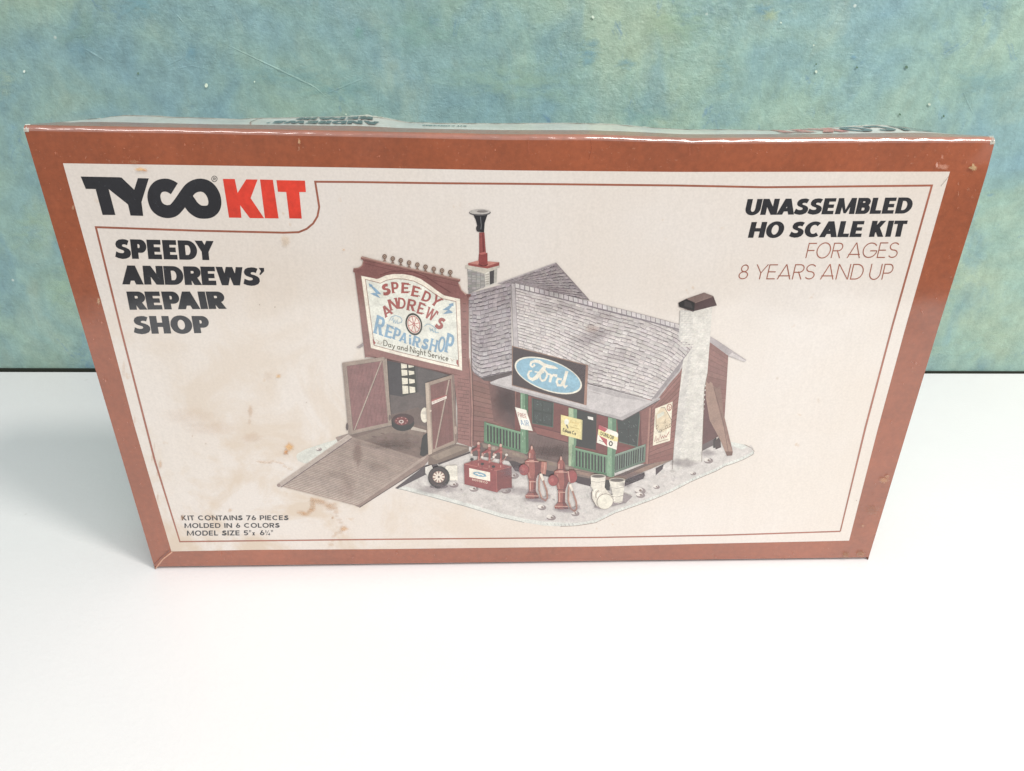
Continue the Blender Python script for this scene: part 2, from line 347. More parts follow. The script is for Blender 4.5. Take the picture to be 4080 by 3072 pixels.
# ------------------------------------------------------------------ printing tools
PAPER = 0.62
class Painter:
    """collects flat printed shapes, given where they lie on the front, and builds each print as one mesh"""
    layer = 10
    def __init__(s, fn=None): s.v = []; s.f = []; s.c = []; s.fn = fn or FP
    def albedo(s, c, x, y):
        e = (0.80+0.36*min(1, max(0, x/4080)))*np.array([0.96, 0.97, 1.07]); l = s2l(c[:3])
        r = 0.012+0.05*min(1, max(0, (y-1200)/900))
        a = np.clip((l-r)/e, 0.012, 0.85); gm = a.mean() if not getattr(s, 'warm', False) else a; a = gm+(a-gm)*0.66
        return (*a.tolist(), (c[3] if len(c) > 3 else 1.0))
    def poly(s, pts, col, cols=None, up=True):
        if len(pts) < 3: return
        ar = sum(pts[i][0]*pts[(i+1) % len(pts)][1]-pts[(i+1) % len(pts)][0]*pts[i][1] for i in range(len(pts)))
        if abs(ar) < 1e-6: return
        if ar > 0:
            pts = pts[::-1]; cols = cols[::-1] if cols else None
        if up: Painter.layer += 1
        b = len(s.v); s.v += [s.fn(p[0], p[1], Painter.layer*LAYER) for p in pts]
        s.f.append(tuple(range(b, b+len(pts))))
        cx = sum(p[0] for p in pts)/len(pts); cy = sum(p[1] for p in pts)/len(pts)
        if cols is None:
            a = s.albedo(col, cx, cy); s.c += [a]*len(pts)
        else: s.c += [s.albedo(q, cx, cy) for q in cols]
    def many(s, polys, col=None):
        """shapes that do not overlap, all on one layer; items are pts or (pts, col)"""
        Painter.layer += 1
        for it in polys:
            if col is None: s.poly(it[0], it[1], up=False)
            else: s.poly(it, col, up=False)
    def band(s, pts, w, col, w2=None, closed=False, up=True):
        if up: Painter.layer += 1
        for q in band_quads(pts, w, w2, closed): s.poly(q, col, up=False)
    def ell(s, cx, cy, rx, ry, col, rot=0, n=28, a=None):
        s.poly(ellipse(cx, cy, rx, ry, rot, n), col)
    def blob(s, cx, cy, rx, ry, col, alpha=0.6, rot=0, n=22, rough=0.25, core=0.45):
        """soft edged stain: opaque heart fading to nothing"""
        s.k = getattr(s, 'k', 0)+1
        if s.k == 1: s.b0 = Painter.layer
        Painter.layer = s.b0+1+s.k % 40
        ph = [1+rough*(random.random()*2-1) for _ in range(n)]
        R1 = [(cx+math.cos(2*PI*i/n+rot)*rx*core*ph[i], cy+math.sin(2*PI*i/n+rot)*ry*core*ph[i]) for i in range(n)]
        R2 = [(cx+math.cos(2*PI*i/n+rot)*rx*ph[i], cy+math.sin(2*PI*i/n+rot)*ry*ph[i]) for i in range(n)]
        a0 = (*col, alpha); a1 = (*col, 0.0)
        s.poly(R1, a0, up=False)
        for i in range(n):
            j = (i+1) % n; s.poly([R1[i], R1[j], R2[j], R2[i]], None, [a0, a0, a1, a1], up=False)
    def grad(s, quad, c0, c1, k=1):
        """quad shaded from its first edge (p0,p1) to its last (p3,p2)"""
        s.poly(quad, None, [c0, c0, c1, c1])
    def build(s, name, mat=None, parent=None, label=None):
        me = bpy.data.meshes.new(name); me.from_pydata([tuple(map(float, v)) for v in s.v], [], s.f); me.update()
        at = me.color_attributes.new('ink', 'FLOAT_COLOR', 'POINT')
        at.data.foreach_set('color', np.array(s.c, dtype=np.float32).ravel())
        me.materials.append(mat or INK); o = link(bpy.data.objects.new(name, me), parent or front)
        if label: o['label'] = label
        return o
def ellipse(cx, cy, rx, ry, rot=0, n=28):
    c, q = math.cos(rot), math.sin(rot)
    return [(cx+math.cos(t)*rx*c-math.sin(t)*ry*q, cy+math.cos(t)*rx*q+math.sin(t)*ry*c) for t in [2*PI*i/n for i in range(n)]]
def band_quads(pts, w, w2=None, closed=False):
    """a stroke as side by side quads; w: thickness (number, list, or (vertical stems, horizontal bars))"""
    P = [np.array(p[:2], float) for p in pts]; n = len(P); L = []; R = []
    for i in range(n):
        a = P[i-1] if (i > 0 or closed) else P[i]; b = P[(i+1) % n] if (i < n-1 or closed) else P[i]
        d1 = P[i]-a; d2 = b-P[i]
        l1, l2 = np.linalg.norm(d1), np.linalg.norm(d2)
        t1 = d1/l1 if l1 > 1e-9 else d2/l2; t2 = d2/l2 if l2 > 1e-9 else t1
        t = t1+t2; tn = np.linalg.norm(t); t = t/tn if tn > 1e-6 else t1
        nn = np.array([-t[1], t[0]]); cosv = max(0.5, float(nn @ np.array([-t1[1], t1[0]])))
        if isinstance(w, list): ww = w[i]
        elif isinstance(w, tuple): ww = math.hypot(w[0]*nn[0], w[1]*nn[1])
        else: ww = w
        if w2 is not None: ww = w+(w2-w)*i/(n-1)
        o = nn*(ww/2/cosv); L.append(P[i]+o); R.append(P[i]-o)
    m = n if closed else n-1
    return [[tuple(L[i]), tuple(L[(i+1) % n]), tuple(R[(i+1) % n]), tuple(R[i])] for i in range(m)]
def fr(ox, oy, k): return lambda *pts: [(ox+x/k, oy+y/k) for x, y in pts]
H = fr(1750, 1000, 1.8433)     # house
S = fr(1300, 950, 3.028)       # sign board
G = fr(1100, 1400, 2.212)      # garage and ramp
Q = fr(1600, 1550, 2.765)      # yard
T = fr(2150, 1550, 2.3284)     # right of the yard
C = fr(1300, 800, 2.38)        # upper left of the house
L1 = fr(0, 400, 1.58); L2 = fr(2700, 400, 1.603); L3 = fr(500, 2050, 2.212)

# ------------------------------------------------------------------ lettering: a geometric sans drawn from strokes
def arc(cx, cy, rx, ry, a0, a1, n=12):
    return [(cx+rx*math.cos(math.radians(a0+(a1-a0)*i/n)), cy+ry*math.sin(math.radians(a0+(a1-a0)*i/n))) for i in range(n+1)]
def clipy(poly, lo, hi):
    for sgn, lim in ((1, lo), (-1, -hi)):
        out = []
        for i in range(len(poly)):
            a, b = poly[i], poly[(i+1) % len(poly)]; fa, fb = sgn*a[1]-lim, sgn*b[1]-lim
            if fa >= 0: out.append(a)
            if (fa >= 0) != (fb >= 0):
                k = fa/(fa-fb); out.append((a[0]+(b[0]-a[0])*k, a[1]+(b[1]-a[1])*k))
        poly = out
        if not poly: return []
    return poly
WID = dict(A=.92, B=.66, C=.86, D=.80, E=.60, F=.56, G=.95, H=.80, I=0.0, K=.78, L=.52, M=1.0, N=.84, O=1.0, P=.64, R=.68, S=.64, T=.62, U=.76, V=.86, W=1.22, X=.7, Y=.82, Z=.68)
LOW = {}
def glyph(ch, wv, wh, ws=1.0):
    """polygons (each its own layer) of a glyph one unit high, and its width"""
    out = []; h, k = wv/2, wh/2
    def st(x): out.append([[(x-h, 0), (x+h, 0), (x+h, 1), (x-h, 1)]])
    def ba(x0, x1, y): out.append([[(x0, y-k), (x1, y-k), (x1, y+k), (x0, y+k)]])
    def pa(x0, x1, w=wv*1.08): out.append([[(x0-w/2, 0), (x0+w/2, 0), (x1+w/2, 1), (x1-w/2, 1)]])
    def bd(p, cl=False): out.append(band_quads(p, (wv, wh), None, cl))
    if ch in ' ': return [], .34*ws
    if ch in "'’": out.append([[(0, .98), (wv*.75, .98), (wv*.75, .80), (wv*.15, .58), (0, .62), (wv*.28, .80)]]); return out, wv*.9
    if ch == '"':
        out.append([[(0, 1.05), (.16, 1.05), (.12, .62), (.04, .62)], [(.27, 1.05), (.43, 1.05), (.39, .62), (.31, .62)]]); return out, .46
    def bowl(y1, y0, x1, rx):
        ry = (y1-y0)/2; cy = (y1+y0)/2; cx = x1-rx; irx = max(.05, rx-wv*.92); iry = max(.02, ry-wh); icx = x1-wv*.98-irx
        o = [(h, y1)]+arc(cx, cy, rx, ry, 90, -90, 14)+[(h, y0)]; i = [(h, y1-wh)]+arc(icx, cy, irx, iry, 90, -90, 14)+[(h, y0+wh)]
        out.append([[o[k], o[k+1], i[k+1], i[k]] for k in range(len(o)-1)])
    Wd = WID.get(ch, .62)*ws
    if ch == 'I': st(h); return out, wv
    Wd = Wd+wv*0.55 if ch not in 'O' else Wd+wv*.30
    c = Wd/2; l, r, tp, bt = h, Wd-h, 1-k, k
    if ch == 'A': pa(wv*.54, c); pa(Wd-wv*.54, c); ba(wv*.9, Wd-wv*.9, .20+k)
    elif ch == 'B': st(l); bowl(1, .54-k*.6, Wd*.95, .27); bowl(.54+k*.6, 0, Wd, .28)
    elif ch in 'CG':
        a = 48 if wv > .15 else 38
        bd(arc(Wd*.54, .5, Wd*.54-h, .5-k, a, 360-a if ch == 'C' else 350, 26))
        if ch == 'G': ba(Wd*.55, Wd*1.04, .46)
    elif ch == 'D': st(l); bowl(1, 0, Wd, min(Wd*.60, .5))
    elif ch == 'E': st(l); ba(h, Wd*.93, tp); ba(h, Wd*.86, .5); ba(h, Wd*.93, bt)
    elif ch == 'F': st(l); ba(h, Wd, tp); ba(h, Wd*.9, .5)
    elif ch == 'H': st(l); st(r); ba(h, r, .5)
    elif ch == 'K':
        st(l); q = band_quads([(wv*.7, .34), (Wd-wv*.62, 1.10)], wv*.86)[0]; out.append([clipy(q, 0, 1)])
        q = band_quads([(wv*1.0, .66), (Wd-wv*.52, -.12)], wv*.92)[0]; out.append([clipy(q, 0, 1)])
    elif ch == 'L': st(l); ba(h, Wd*.98, bt)
    elif ch == 'M':
        Wd *= 1.04; pa(wv*.52, wv*.66, wv); pa(Wd-wv*.52, Wd-wv*.66, wv); c = Wd/2
        out.append([[(wv*.3, 1), (wv*1.1, 1), (c+wv*.22, .05), (c-wv*.22, .05)]]); out.append([[(Wd-wv*.3, 1), (Wd-wv*1.1, 1), (c-wv*.22, .05), (c+wv*.22, .05)]])
    elif ch == 'N': st(l); st(r); pa(Wd-wv*.56, wv*.56, wv*1.1)
    elif ch == 'O': bd(arc(c, .5, c-h, .53-k, 0, 348, 29), True)
    elif ch in 'PR':
        st(l); m = (.40 if ch == 'P' else .46)-k*.7; bowl(1, m, Wd, .32)
        if ch == 'R': q = band_quads([(c-.02, .52), (Wd-wv*.40, -.08)], wv*.95)[0]; out.append([clipy(q, 0, 1)])
    elif ch == 'S' and wv > .23:
        pl = [(.66, .93), (.52, .99), (.40, 1.0), (.22, .97), (.10, .88), (.05, .74), (.07, .61), (.15, .52), (.28, .46), (.38, .42), (.41, .36), (.39, .31), (.33, .28), (.24, .28), (.15, .31), (.05, .37), (-.02, .09), (.12, .02), (.30, -.02), (.46, .0), (.62, .08), (.70, .22), (.70, .38), (.63, .49), (.50, .57), (.38, .61), (.34, .65), (.35, .70), (.40, .73), (.48, .73), (.57, .69)]
        f_ = Wd/.70; out.append([[(x*f_, y) for x, y in pl]])
    elif ch == 'S':
        a = arc(c, .735, c-h, .265-k, 28, 250, 14); b = arc(c, .27, c-h, .27-k, 80, -152, 15); bd(a+b)
    elif ch == 'T': st(c); ba(0, Wd, tp)
    elif ch == 'U': bd([(l, 1), (l, .42)]+arc(c, .40, c-h, .42-k, 180, 360, 14)+[(r, 1)])
    elif ch == 'V': pa(c, wv*.54); pa(c, Wd-wv*.54)
    elif ch == 'W': a = Wd*.29; b = Wd-a; pa(a, wv*.5, wv*.95); pa(a, c, wv*.9); pa(b, c, wv*.9); pa(b, Wd-wv*.5, wv*.95)
    elif ch == 'X': pa(wv*.5, Wd-wv*.5); pa(Wd-wv*.5, wv*.5)
    elif ch == 'Y':
        out.append([[(c-h, 0), (c+h, 0), (c+h, .45), (c-h, .45)]])
        out.append([[(c-h, .42), (c+h, .42), (wv*1.08, 1), (0, 1)]]); out.append([[(c-h, .42), (c+h, .42), (Wd, 1), (Wd-wv*1.08, 1)]])
    elif ch == 'Z': ba(0, Wd, tp); ba(0, Wd, bt); pa(wv*.6, Wd-wv*.6)
    elif ch == '8': bd(arc(c, .74, c*.80-h, .26-k, 0, 345, 23), True); bd(arc(c, .27, c-h, .27-k, 0, 345, 23), True)
    elif ch == '6': bd(arc(c, .32, c-h, .32-k, 0, 345, 23), True); q = band_quads([(h*.9+.03, .36), (c+.08, 1.05)], wv*.95)[0]; out.append([clipy(q, 0, 1)])
    elif ch == '7': ba(0, Wd, tp); pa(c*.6, Wd-wv*.6)
    elif ch == '5': ba(wv*.3, Wd*.9, tp); out.append([[(wv*.1, .48), (wv*1.1, .48), (wv*1.2, 1), (wv*.3, 1)]]); bd([(wv*.4, .56)]+arc(c*.85, .32, c-h+.03, .31-k, 75, -140, 14))
    elif ch == '¼':
        out.append([[(.06, .5), (.22, .5), (.22, 1), (.06, 1)]]); pa(.16, .72, .10); out.append([[(.72, 0), (.87, 0), (.87, .50), (.72, .50)]]); out.append([[(.48, .10), (.98, .10), (.98, .21), (.48, .21)]]); return out, 1.0
    elif ch == 'x': w = wv*.8; out.append([[(0, 0), (w, 0), (.55, .62), (.55-w, .62)]]); out.append([[(.55-w, 0), (.55, 0), (w, .62), (0, .62)]]); return out, .75
    elif ch in LOWER:
        LOWER[ch](out, wv, wh); return out, LW[ch]
    return out, Wd
# the small hand lettered lower case
def _low(strokes):
    def f(out, wv, wh):
        for s_ in strokes: out.append(band_quads(s_, (wv, wh)))
    return f
LOWER = {
 'a': _low([arc(.24, .26, .19, .24, 40, 330, 12), [(.46, .54), (.46, .1), (.54, .0)]]),
 'y': _low([[(.05, .54), (.24, .06)], [(.48, .54), (.20, -.2), (.02, -.28)]]),
 'n': _low([[(.08, .54), (.08, 0)], [(.08, .35), (.2, .52), (.36, .48), (.40, 0)]]),
 'd': _low([arc(.24, .26, .19, .24, 40, 330, 12), [(.47, 1.0), (.47, 0)]]),
 'i': _low([[(.08, .54), (.08, 0)], [(.08, .82), (.08, .70)]]),
 'g': _low([arc(.24, .28, .19, .22, 30, 330, 12), [(.46, .52), (.45, -.1), (.3, -.3), (.08, -.22)]]),
 'h': _low([[(.08, 1.0), (.08, 0)], [(.08, .35), (.2, .52), (.36, .48), (.40, 0)]]),
 't': _low([[(.18, .82), (.18, .1), (.32, .0)], [(.02, .54), (.34, .54)]]),
 'e': _low([[(.06, .30), (.42, .30)], arc(.24, .27, .19, .25, 5, 320, 12)]),
 'r': _low([[(.08, .54), (.08, 0)], [(.08, .35), (.2, .52), (.34, .50)]]),
 'v': _low([[(.04, .54), (.22, .02), (.42, .54)]]),
 'c': _low([arc(.25, .27, .2, .25, 50, 315, 12)]),
 's': _low([arc(.2, .40, .14, .12, 30, 250, 8)+arc(.2, .14, .15, .13, 80, -150, 8)]),
 'o': _low([arc(.25, .27, .2, .25, 0, 350, 14)]),
 'u': _low([[(.07, .54), (.07, .15), (.2, .03), (.36, .1), (.4, .54)], [(.4, .54), (.42, 0)]]),
}
LW = dict(a=.56, y=.5, n=.48, d=.56, i=.16, g=.54, h=.48, t=.34, e=.48, r=.34, v=.45, c=.44, s=.4, o=.5, u=.5)
KERN = {'PA': .20, 'CA': .10, 'DY': .12, 'AL': .02, 'WS': .06, 'EW': .05, 'SS': .02, 'NA': .06, 'AS': .06, 'NT': .06, 'TA': .16, 'OR': .02, 'LD': .05, 'S’': .02, 'FO': .05, 'YE': .12, 'AR': .04, 'EA': .05, 'AG': .06, 'AI': .02, 'RE': .02, 'OL': 0}
def layout(txt, wv, wh, gap, ws=1.0, space=.30):
    x = 0; res = []; prev = ' '
    for ch in txt:
        if ch == ' ': x += space; prev = ' '; continue
        gl, w = glyph(ch, wv, wh, ws)
        x -= KERN.get(prev+ch, 0)*(1 if wv > .15 else 0.75); prev = ch
        res.append((x, gl)); x += w+gap
    return res, x-gap
def text(P, txt, TL, TR, BL, BR, col, wv=.3, wh=.2, gap=.05, ws=1.0, space=.30, lim=None):
    """set a line of type in the quadrilateral it fills (cap line TL-TR, base line BL-BR)"""
    items, tw = layout(txt, wv, wh, gap, ws, space)
    TL, TR, BL, BR = map(np.array, (TL, TR, BL, BR))
    base = Painter.layer; mx = base
    for x0, gl in items:
        Painter.layer = base
        for part in gl:
            Painter.layer += 1
            for poly in part:
                pts = []
                for (x, y) in poly:
                    u = (x+x0)/tw; p = (BL*(1-u)+BR*u)*(1-y)+(TL*(1-u)+TR*u)*y; pts.append((float(p[0]), float(p[1])))
                if len(pts) > 2: P.poly(pts, col, up=False)
        mx = max(mx, Painter.layer)
    Painter.layer = mx
SERIF = dict(A=((.14, .02), (.86, .02)), N=((.16, .02), (.16, .98), (.84, .98)), D=((.16, .02), (.16, .98)), R=((.2, .02), (.2, .98), (.88, .02)), P=((.22, .02), (.22, .98)), E=((.2, .02), (.2, .98), (.92, .84), (.92, .14)), W=((.08, .98), (.5, .98), (.92, .98)), H=((.14, .02), (.14, .98), (.86, .02), (.86, .98)), Y=((.12, .98), (.88, .98), (.5, .02)))
def letter(P, ch, cx, cy, hgt, wid, rot, col, wv=.22, wh=.16, shear=0.0):
    """one letter centred at a point (y down), turned clockwise by rot degrees"""
    gl, w = glyph(ch, wv, wh); a = math.radians(rot); ca, sa = math.cos(a), math.sin(a)
    for fx, fy in SERIF.get(ch, ()):
        gl = gl+[[[(fx*w-wv*.75, fy-wh*.28 if fy > .5 else fy-wh*.2), (fx*w+wv*.75, fy-wh*.28 if fy > .5 else fy-wh*.2), (fx*w+wv*.62, fy+wh*.28), (fx*w-wv*.62, fy+wh*.28)]]]
    for part in gl:
        Painter.layer += 1
        for poly in part:
            pts = []
            for (x, y) in poly:
                X = (x/max(w, .15)-.5)*wid; Y = -(y-.5)*hgt; X, Y = X, Y+X*shear
                pts.append((cx+X*ca-Y*sa, cy+X*sa+Y*ca))
            P.poly(pts, col, up=False)

pm, pt_, pp_ = newmat('brushed_paint_marks'); pa_ = pt_.add('ShaderNodeAttribute', attribute_name='ink'); po_ = pt_.add('ShaderNodeTexCoord').outputs['Object']
pt_.link(pa_.outputs['Color'], pp_.inputs['Base Color']); pp_.inputs['Roughness'].default_value = 0.45
pt_.link(math_(pt_, 'MULTIPLY', pa_.outputs['Alpha'], ramp(pt_, noise(pt_, mapping(pt_, po_, (60, 1, 160), (0, .3, 0)), 1.0, 5, 0.7), [(0.38, g(0)), (0.56, g(1))])), pp_.inputs['Alpha'])
P = Painter(lambda x, y, off=0: WP(x, y, 0.0007+off)); P.warm = True
for (x, y, rx, ry, c, a) in [(2350, 195, 60, 45, (90, 140, 190), .9), (2490, 255, 45, 30, (95, 145, 190), .8), (2340, 245, 30, 25, (95, 145, 190), .7), (3040, 40, 50, 30, (90, 140, 190), .7), (3130, 45, 26, 18, (80, 130, 190), .9), (3400, 228, 16, 12, (85, 135, 190), .9), (3070, 60, 40, 30, (215, 215, 150), .6),
                             (760, 210, 26, 40, (80, 125, 165), .8), (560, 20, 90, 60, (90, 140, 175), .7), (320, 190, 60, 40, (90, 130, 165), .6), (330, 120, 110, 80, (110, 140, 130), .5), (1120, 300, 260, 50, (95, 140, 165), .5), (1330, 350, 150, 60, (105, 155, 170), .5), (1430, 130, 24, 36, (95, 150, 140), .7), (2880, 280, 40, 130, (120, 165, 195), .6), (3900, 330, 160, 120, (125, 170, 195), .5), (2600, 480, 140, 60, (120, 170, 185), .4), (1700, 120, 190, 100, (130, 175, 165), .4),
                             (3750, 1150, 120, 160, (130, 175, 190), .5), (3950, 1350, 140, 90, (215, 225, 200), .6), (3700, 1400, 90, 50, (205, 220, 195), .6), (150, 900, 130, 120, (165, 180, 140), .5), (250, 1150, 90, 120, (160, 178, 145), .5), (30, 330, 40, 90, (165, 172, 140), .6), (2050, 330, 300, 110, (175, 200, 170), .45), (2700, 90, 180, 110, (180, 205, 165), .5)]: P.blob(x, y, rx, ry, tuple(v*.55+w*.45 for v, w in zip(c, (172, 205, 205))), a*.62, n=30, rough=.35, core=.25)
o_ = P.build('paint_mark', pm, wall)
P = Painter(lambda x, y, off=0: WP(x, y, 0.0009+off)); P.warm = True
for (x, y, q) in [(824, 340, 11), (100, 284, 7), (3250, 285, 8), (2362, 68, 9), (3110, 90, 5), (3700, 415, 8), (3240, 180, 5), (1380, 455, 5), (1016, 325, 4)]: P.poly(ellipse(x, y, q*.8, q*.6, random.random()*3, 9), (205, 222, 214))
for (x, y, q) in [(3412, 268, 5), (3609, 267, 7), (3250, 255, 4), (3583, 455, 5), (3757, 462, 5), (553, 292, 5), (200, 500, 4)]: P.poly(ellipse(x, y, q, q*.8, random.random()*3, 9), (90, 120, 105))
P.build('plaster_fleck', INK, wall)

# ------------------------------------------------------------------ printed layout of the front
P = Painter()
top = L1((397, 396), (2212, 423)) + [(2029, 679)] + L2((0, 457), (1740, 455))
bot = [(683, 2197), (997, 2191), (1500, 2188), (2400, 2177), (2780, 2167), (3383, 2154)]
lef = [(251, 651), (431, 1300), (535, 1694), (683, 2195)]; rig = [(3785, 684), (3609, 1300), (3499, 1703), (3383, 2154)]
def yat(line, x): return interp(line, x)
NXc, NYc = 60, 30
pv = []
for j in range(NYc+1):
    v_ = j/NYc; y0 = 651+(2195-651)*v_; xl = float(np.interp(y0, [p[1] for p in lef], [p[0] for p in lef])); y1 = 684+(2154-684)*v_; xr = float(np.interp(y1, [p[1] for p in rig], [p[0] for p in rig]))
    for i in range(NXc+1):
        u_ = i/NXc; x = xl+(xr-xl)*u_
        xt = 251+(3785-251)*u_; xb = 683+(3383-683)*u_
        dt = yat(top, xt)-(651+(684-651)*u_); db = yat(bot, xb)-(2195+(2154-2195)*u_)
        y = (y0*(1-u_)+y1*u_)+dt*(1-v_)+db*v_
        pv.append(FP(x, y, 6*LAYER))
field = mesh_obj('printed_background', pv, [f[::-1] for f in grid_faces(NXc, NYc)], CREAM, front)

# thin frame line that steps round the logo
P = Painter()
line = [(3348, 2117), (2888, 2132), (2400, 2141), (1500, 2149), (717, 2158), (617, 1836), (479, 1300), (382, 905), (785, 919), (1130, 927)]
cor = [(1190, 925), (1222, 912), (1248, 890), (1265, 862), (1272, 825), (1256, 724)]
line2 = line+cor+[(1400, 725), (1752, 730), (2029, 732), (2700, 739), (3050, 746), (3260, 744), (3713, 739), (3555, 1300), (3448, 1703), (3348, 2117)]
wd = [5.5 if p[1] > 1900 else 8.0 for p in line2]
P.band(line2, wd, None) if False else [P.poly(q, (170, 110, 95), up=(i == 0)) for i, q in enumerate(band_quads(line2, wd))]
P.build('printed_frame_line', RUSTINK)

def smooth(pts, k=4):
    out = []
    for i in range(len(pts)-1):
        p0, p1, p2, p3 = [np.array(pts[max(0, min(len(pts)-1, j))], float) for j in (i-1, i, i+1, i+2)]
        for q in range(k):
            t = q/k; out.append(tuple((0.5*((2*p1)+(p2-p0)*t+(2*p0-5*p1+4*p2-p3)*t*t+(3*p1-p0-3*p2+p3)*t**3)).tolist()))
    return out+[tuple(pts[-1])]
# logo
P = Painter(); K = (30, 32, 40)
P.poly(L1((508, 479), (754, 484), (754, 560), (684, 558), (727, 721), (646, 721), (602, 558), (540, 557)), K)
P.poly(L1((750, 484), (766, 486), (845, 562), (868, 489), (937, 491), (891, 640), (902, 727), (822, 725), (806, 655), (684, 558), (750, 552)), K)
c1 = [(1098, 556), (1070, 540), (1040, 533), (1005, 540), (982, 560), (970, 590), (971, 622), (985, 662), (1012, 688), (1050, 700), (1088, 694), (1115, 670), (1145, 630), (1172, 590), (1200, 556), (1232, 538), (1262, 533)]
c2 = [(1232, 538), (1262, 533), (1298, 542), (1326, 566), (1345, 600), (1353, 640), (1346, 675), (1322, 698), (1286, 704), (1250, 698), (1215, 672), (1192, 640), (1170, 610)]
P.band(smooth(L1(*c1)), 82/1.58, K); P.band(smooth(L1(*c2)), 82/1.58, K)
P.build('logo_lettering', BLACKINK, label='black interlocked word TYCO of the logo')
P = Painter(); Rr = (225, 50, 40)
P.poly(L1((1403, 494), (1478, 495), (1496, 582), (1550, 497), (1622, 498), (1578, 615), (1663, 742), (1573, 741), (1512, 660), (1520, 739), (1442, 738)), Rr)
P.poly(L1((1637, 498), (1718, 500), (1754, 743), (1668, 742)), Rr)
P.poly(L1((1740, 502), (1920, 505), (1926, 577), (1884, 577), (1900, 744), (1822, 743), (1802, 577), (1750, 575)), Rr)
P.build('logo_lettering', REDINK, label='red word KIT of the logo')
P = Painter()
P.band(L1(*ellipse(1350, 494, 17, 18, 0, 20)), 2.4, K, closed=True); text(P, 'R', *L1((1343, 485), (1358, 485), (1344, 503), (1359, 503)), K, .2, .16)
P.build('registered_mark', BLACKINK)
# titles
kw = dict(wv=.37, wh=.245, gap=.035)
for txt, q, lab in [("SPEEDY", L1((715, 872), (1345, 885), (730, 995), (1356, 1006)), 'first line of the title'),
                    ("ANDREWS’", L1((757, 1038), (1668, 1052), (770, 1158), (1681, 1166)), 'second line of the title'),
                    ("REPAIR", L1((795, 1203), (1405, 1203), (817, 1318), (1427, 1312)), 'third line of the title'),
                    ("SHOP", L1((830, 1357), (1308, 1357), (848, 1470), (1326, 1464)), 'fourth line of the title')]:
    P = Painter(); text(P, txt, *q, K, **kw); P.build('title_line', BLACKINK, label=f'{lab}, reading {txt}')
for txt, q in [("UNASSEMBLED", L2((447, 630), (1512, 619), (425, 732), (1487, 722))), ("HO SCALE KIT", L2((472, 777), (1470, 767), (448, 877), (1447, 870)))]:
    P = Painter(); text(P, txt, *q, K, wv=.32, wh=.215, gap=.045, ws=.95, space=.36); P.build('heading_line', BLACKINK, label='bold slanted heading '+txt)
for txt, q in [("FOR AGES", L2((838, 910), (1422, 906), (815, 1007), (1398, 1006))), ("8 YEARS AND UP", L2((405, 1048), (1385, 1043), (383, 1142), (1362, 1145)))]:
    P = Painter(); text(P, txt, *q, K, wv=.072, wh=.068, gap=.13, ws=1.0, space=.30); P.build('age_line', RUSTINK, label='thin slanted brown line '+txt)
for txt, q in [("KIT CONTAINS 76 PIECES", L3((490, 8), (1437, 7), (498, 51), (1437, 49))), ("MOLDED IN 6 COLORS", L3((518, 77), (1357, 75), (520, 118), (1360, 115))),
               ('MODEL SIZE 5"x 6¼"', L3((540, 142), (1302, 138), (541, 186), (1304, 182)))]:
    P = Painter(); text(P, txt, *q, K, wv=.27, wh=.19, gap=.16, ws=1.25, space=.62); P.build('contents_line', BLACKINK, label='small dark line '+txt)

# ------------------------------------------------------------------ the printed picture of the repair shop
def lerp(a, b, t): return (a[0]+(b[0]-a[0])*t, a[1]+(b[1]-a[1])*t)
def along(pl, t):
    ls = [math.dist(pl[i], pl[i+1]) for i in range(len(pl)-1)]; d = t*sum(ls)
    for i, l in enumerate(ls):
        if d <= l or i == len(ls)-1: return lerp(pl[i], pl[i+1], d/l)
        d -= l
def jit(c, a=8, b=None):
    k = random.uniform(-a, a); return tuple(min(255, max(0, v+k+random.uniform(-a*.3, a*.3))) for v in c[:3])
def shingles(P, topl, botl, rows, cols, c0, c1, line, ragged=.35, jt=10):
    """courses of shingles between an upper and a lower edge; c0/c1 colour above and below"""
    P.many([[*topl, *botl[::-1]]], line)
    courses = []; lows = []; lights = []
    for r in range(rows):
        ph = random.random(); n = cols
        for k in range(-1, n):
            a0 = max(0, min(1, (k+ph+random.uniform(-.12, .12))/n)); a1 = max(0, min(1, (k+1+ph+random.uniform(-.10, .10))/n))
            if a1-a0 < .2/n: continue
            t0 = r/rows; t1 = (r+1)/rows-(.16+random.random()*ragged*.5)/rows
            t1b = t1+random.uniform(-.18, .14)/rows
            A0, A1 = along(topl, a0+.01/n), along(topl, a1-.035/n); B0, B1 = along(botl, a0+.01/n), along(botl, a1-.035/n)
            c = tuple(c0[i]+(c1[i]-c0[i])*t0 for i in range(3)); c = jit(c, jt)
            q = [lerp(A0, B0, t0), lerp(A1, B1, t0), lerp(A1, B1, t1b), lerp(A0, B0, t1)]
            courses.append((q, c))
            if random.random() < .75: lows.append(([lerp(A0, B0, t1-.06/rows), lerp(A1, B1, t1b-.04/rows), lerp(A1, B1, t1b+random.uniform(.08, .30)/rows), lerp(A0, B0, t1+random.uniform(.08, .30)/rows)], jit(tuple(v-34 for v in line), 14)))
            if random.random() < .6:
                m0 = t0+(t1-t0)*.62
                lights.append(([lerp(A0, B0, m0), lerp(A1, B1, t0+(t1b-t0)*.70), lerp(A1, B1, t1b), lerp(A0, B0, t1)], tuple(min(255, v+14) for v in c)))
    P.many(courses); P.many(lights); P.many(lows)
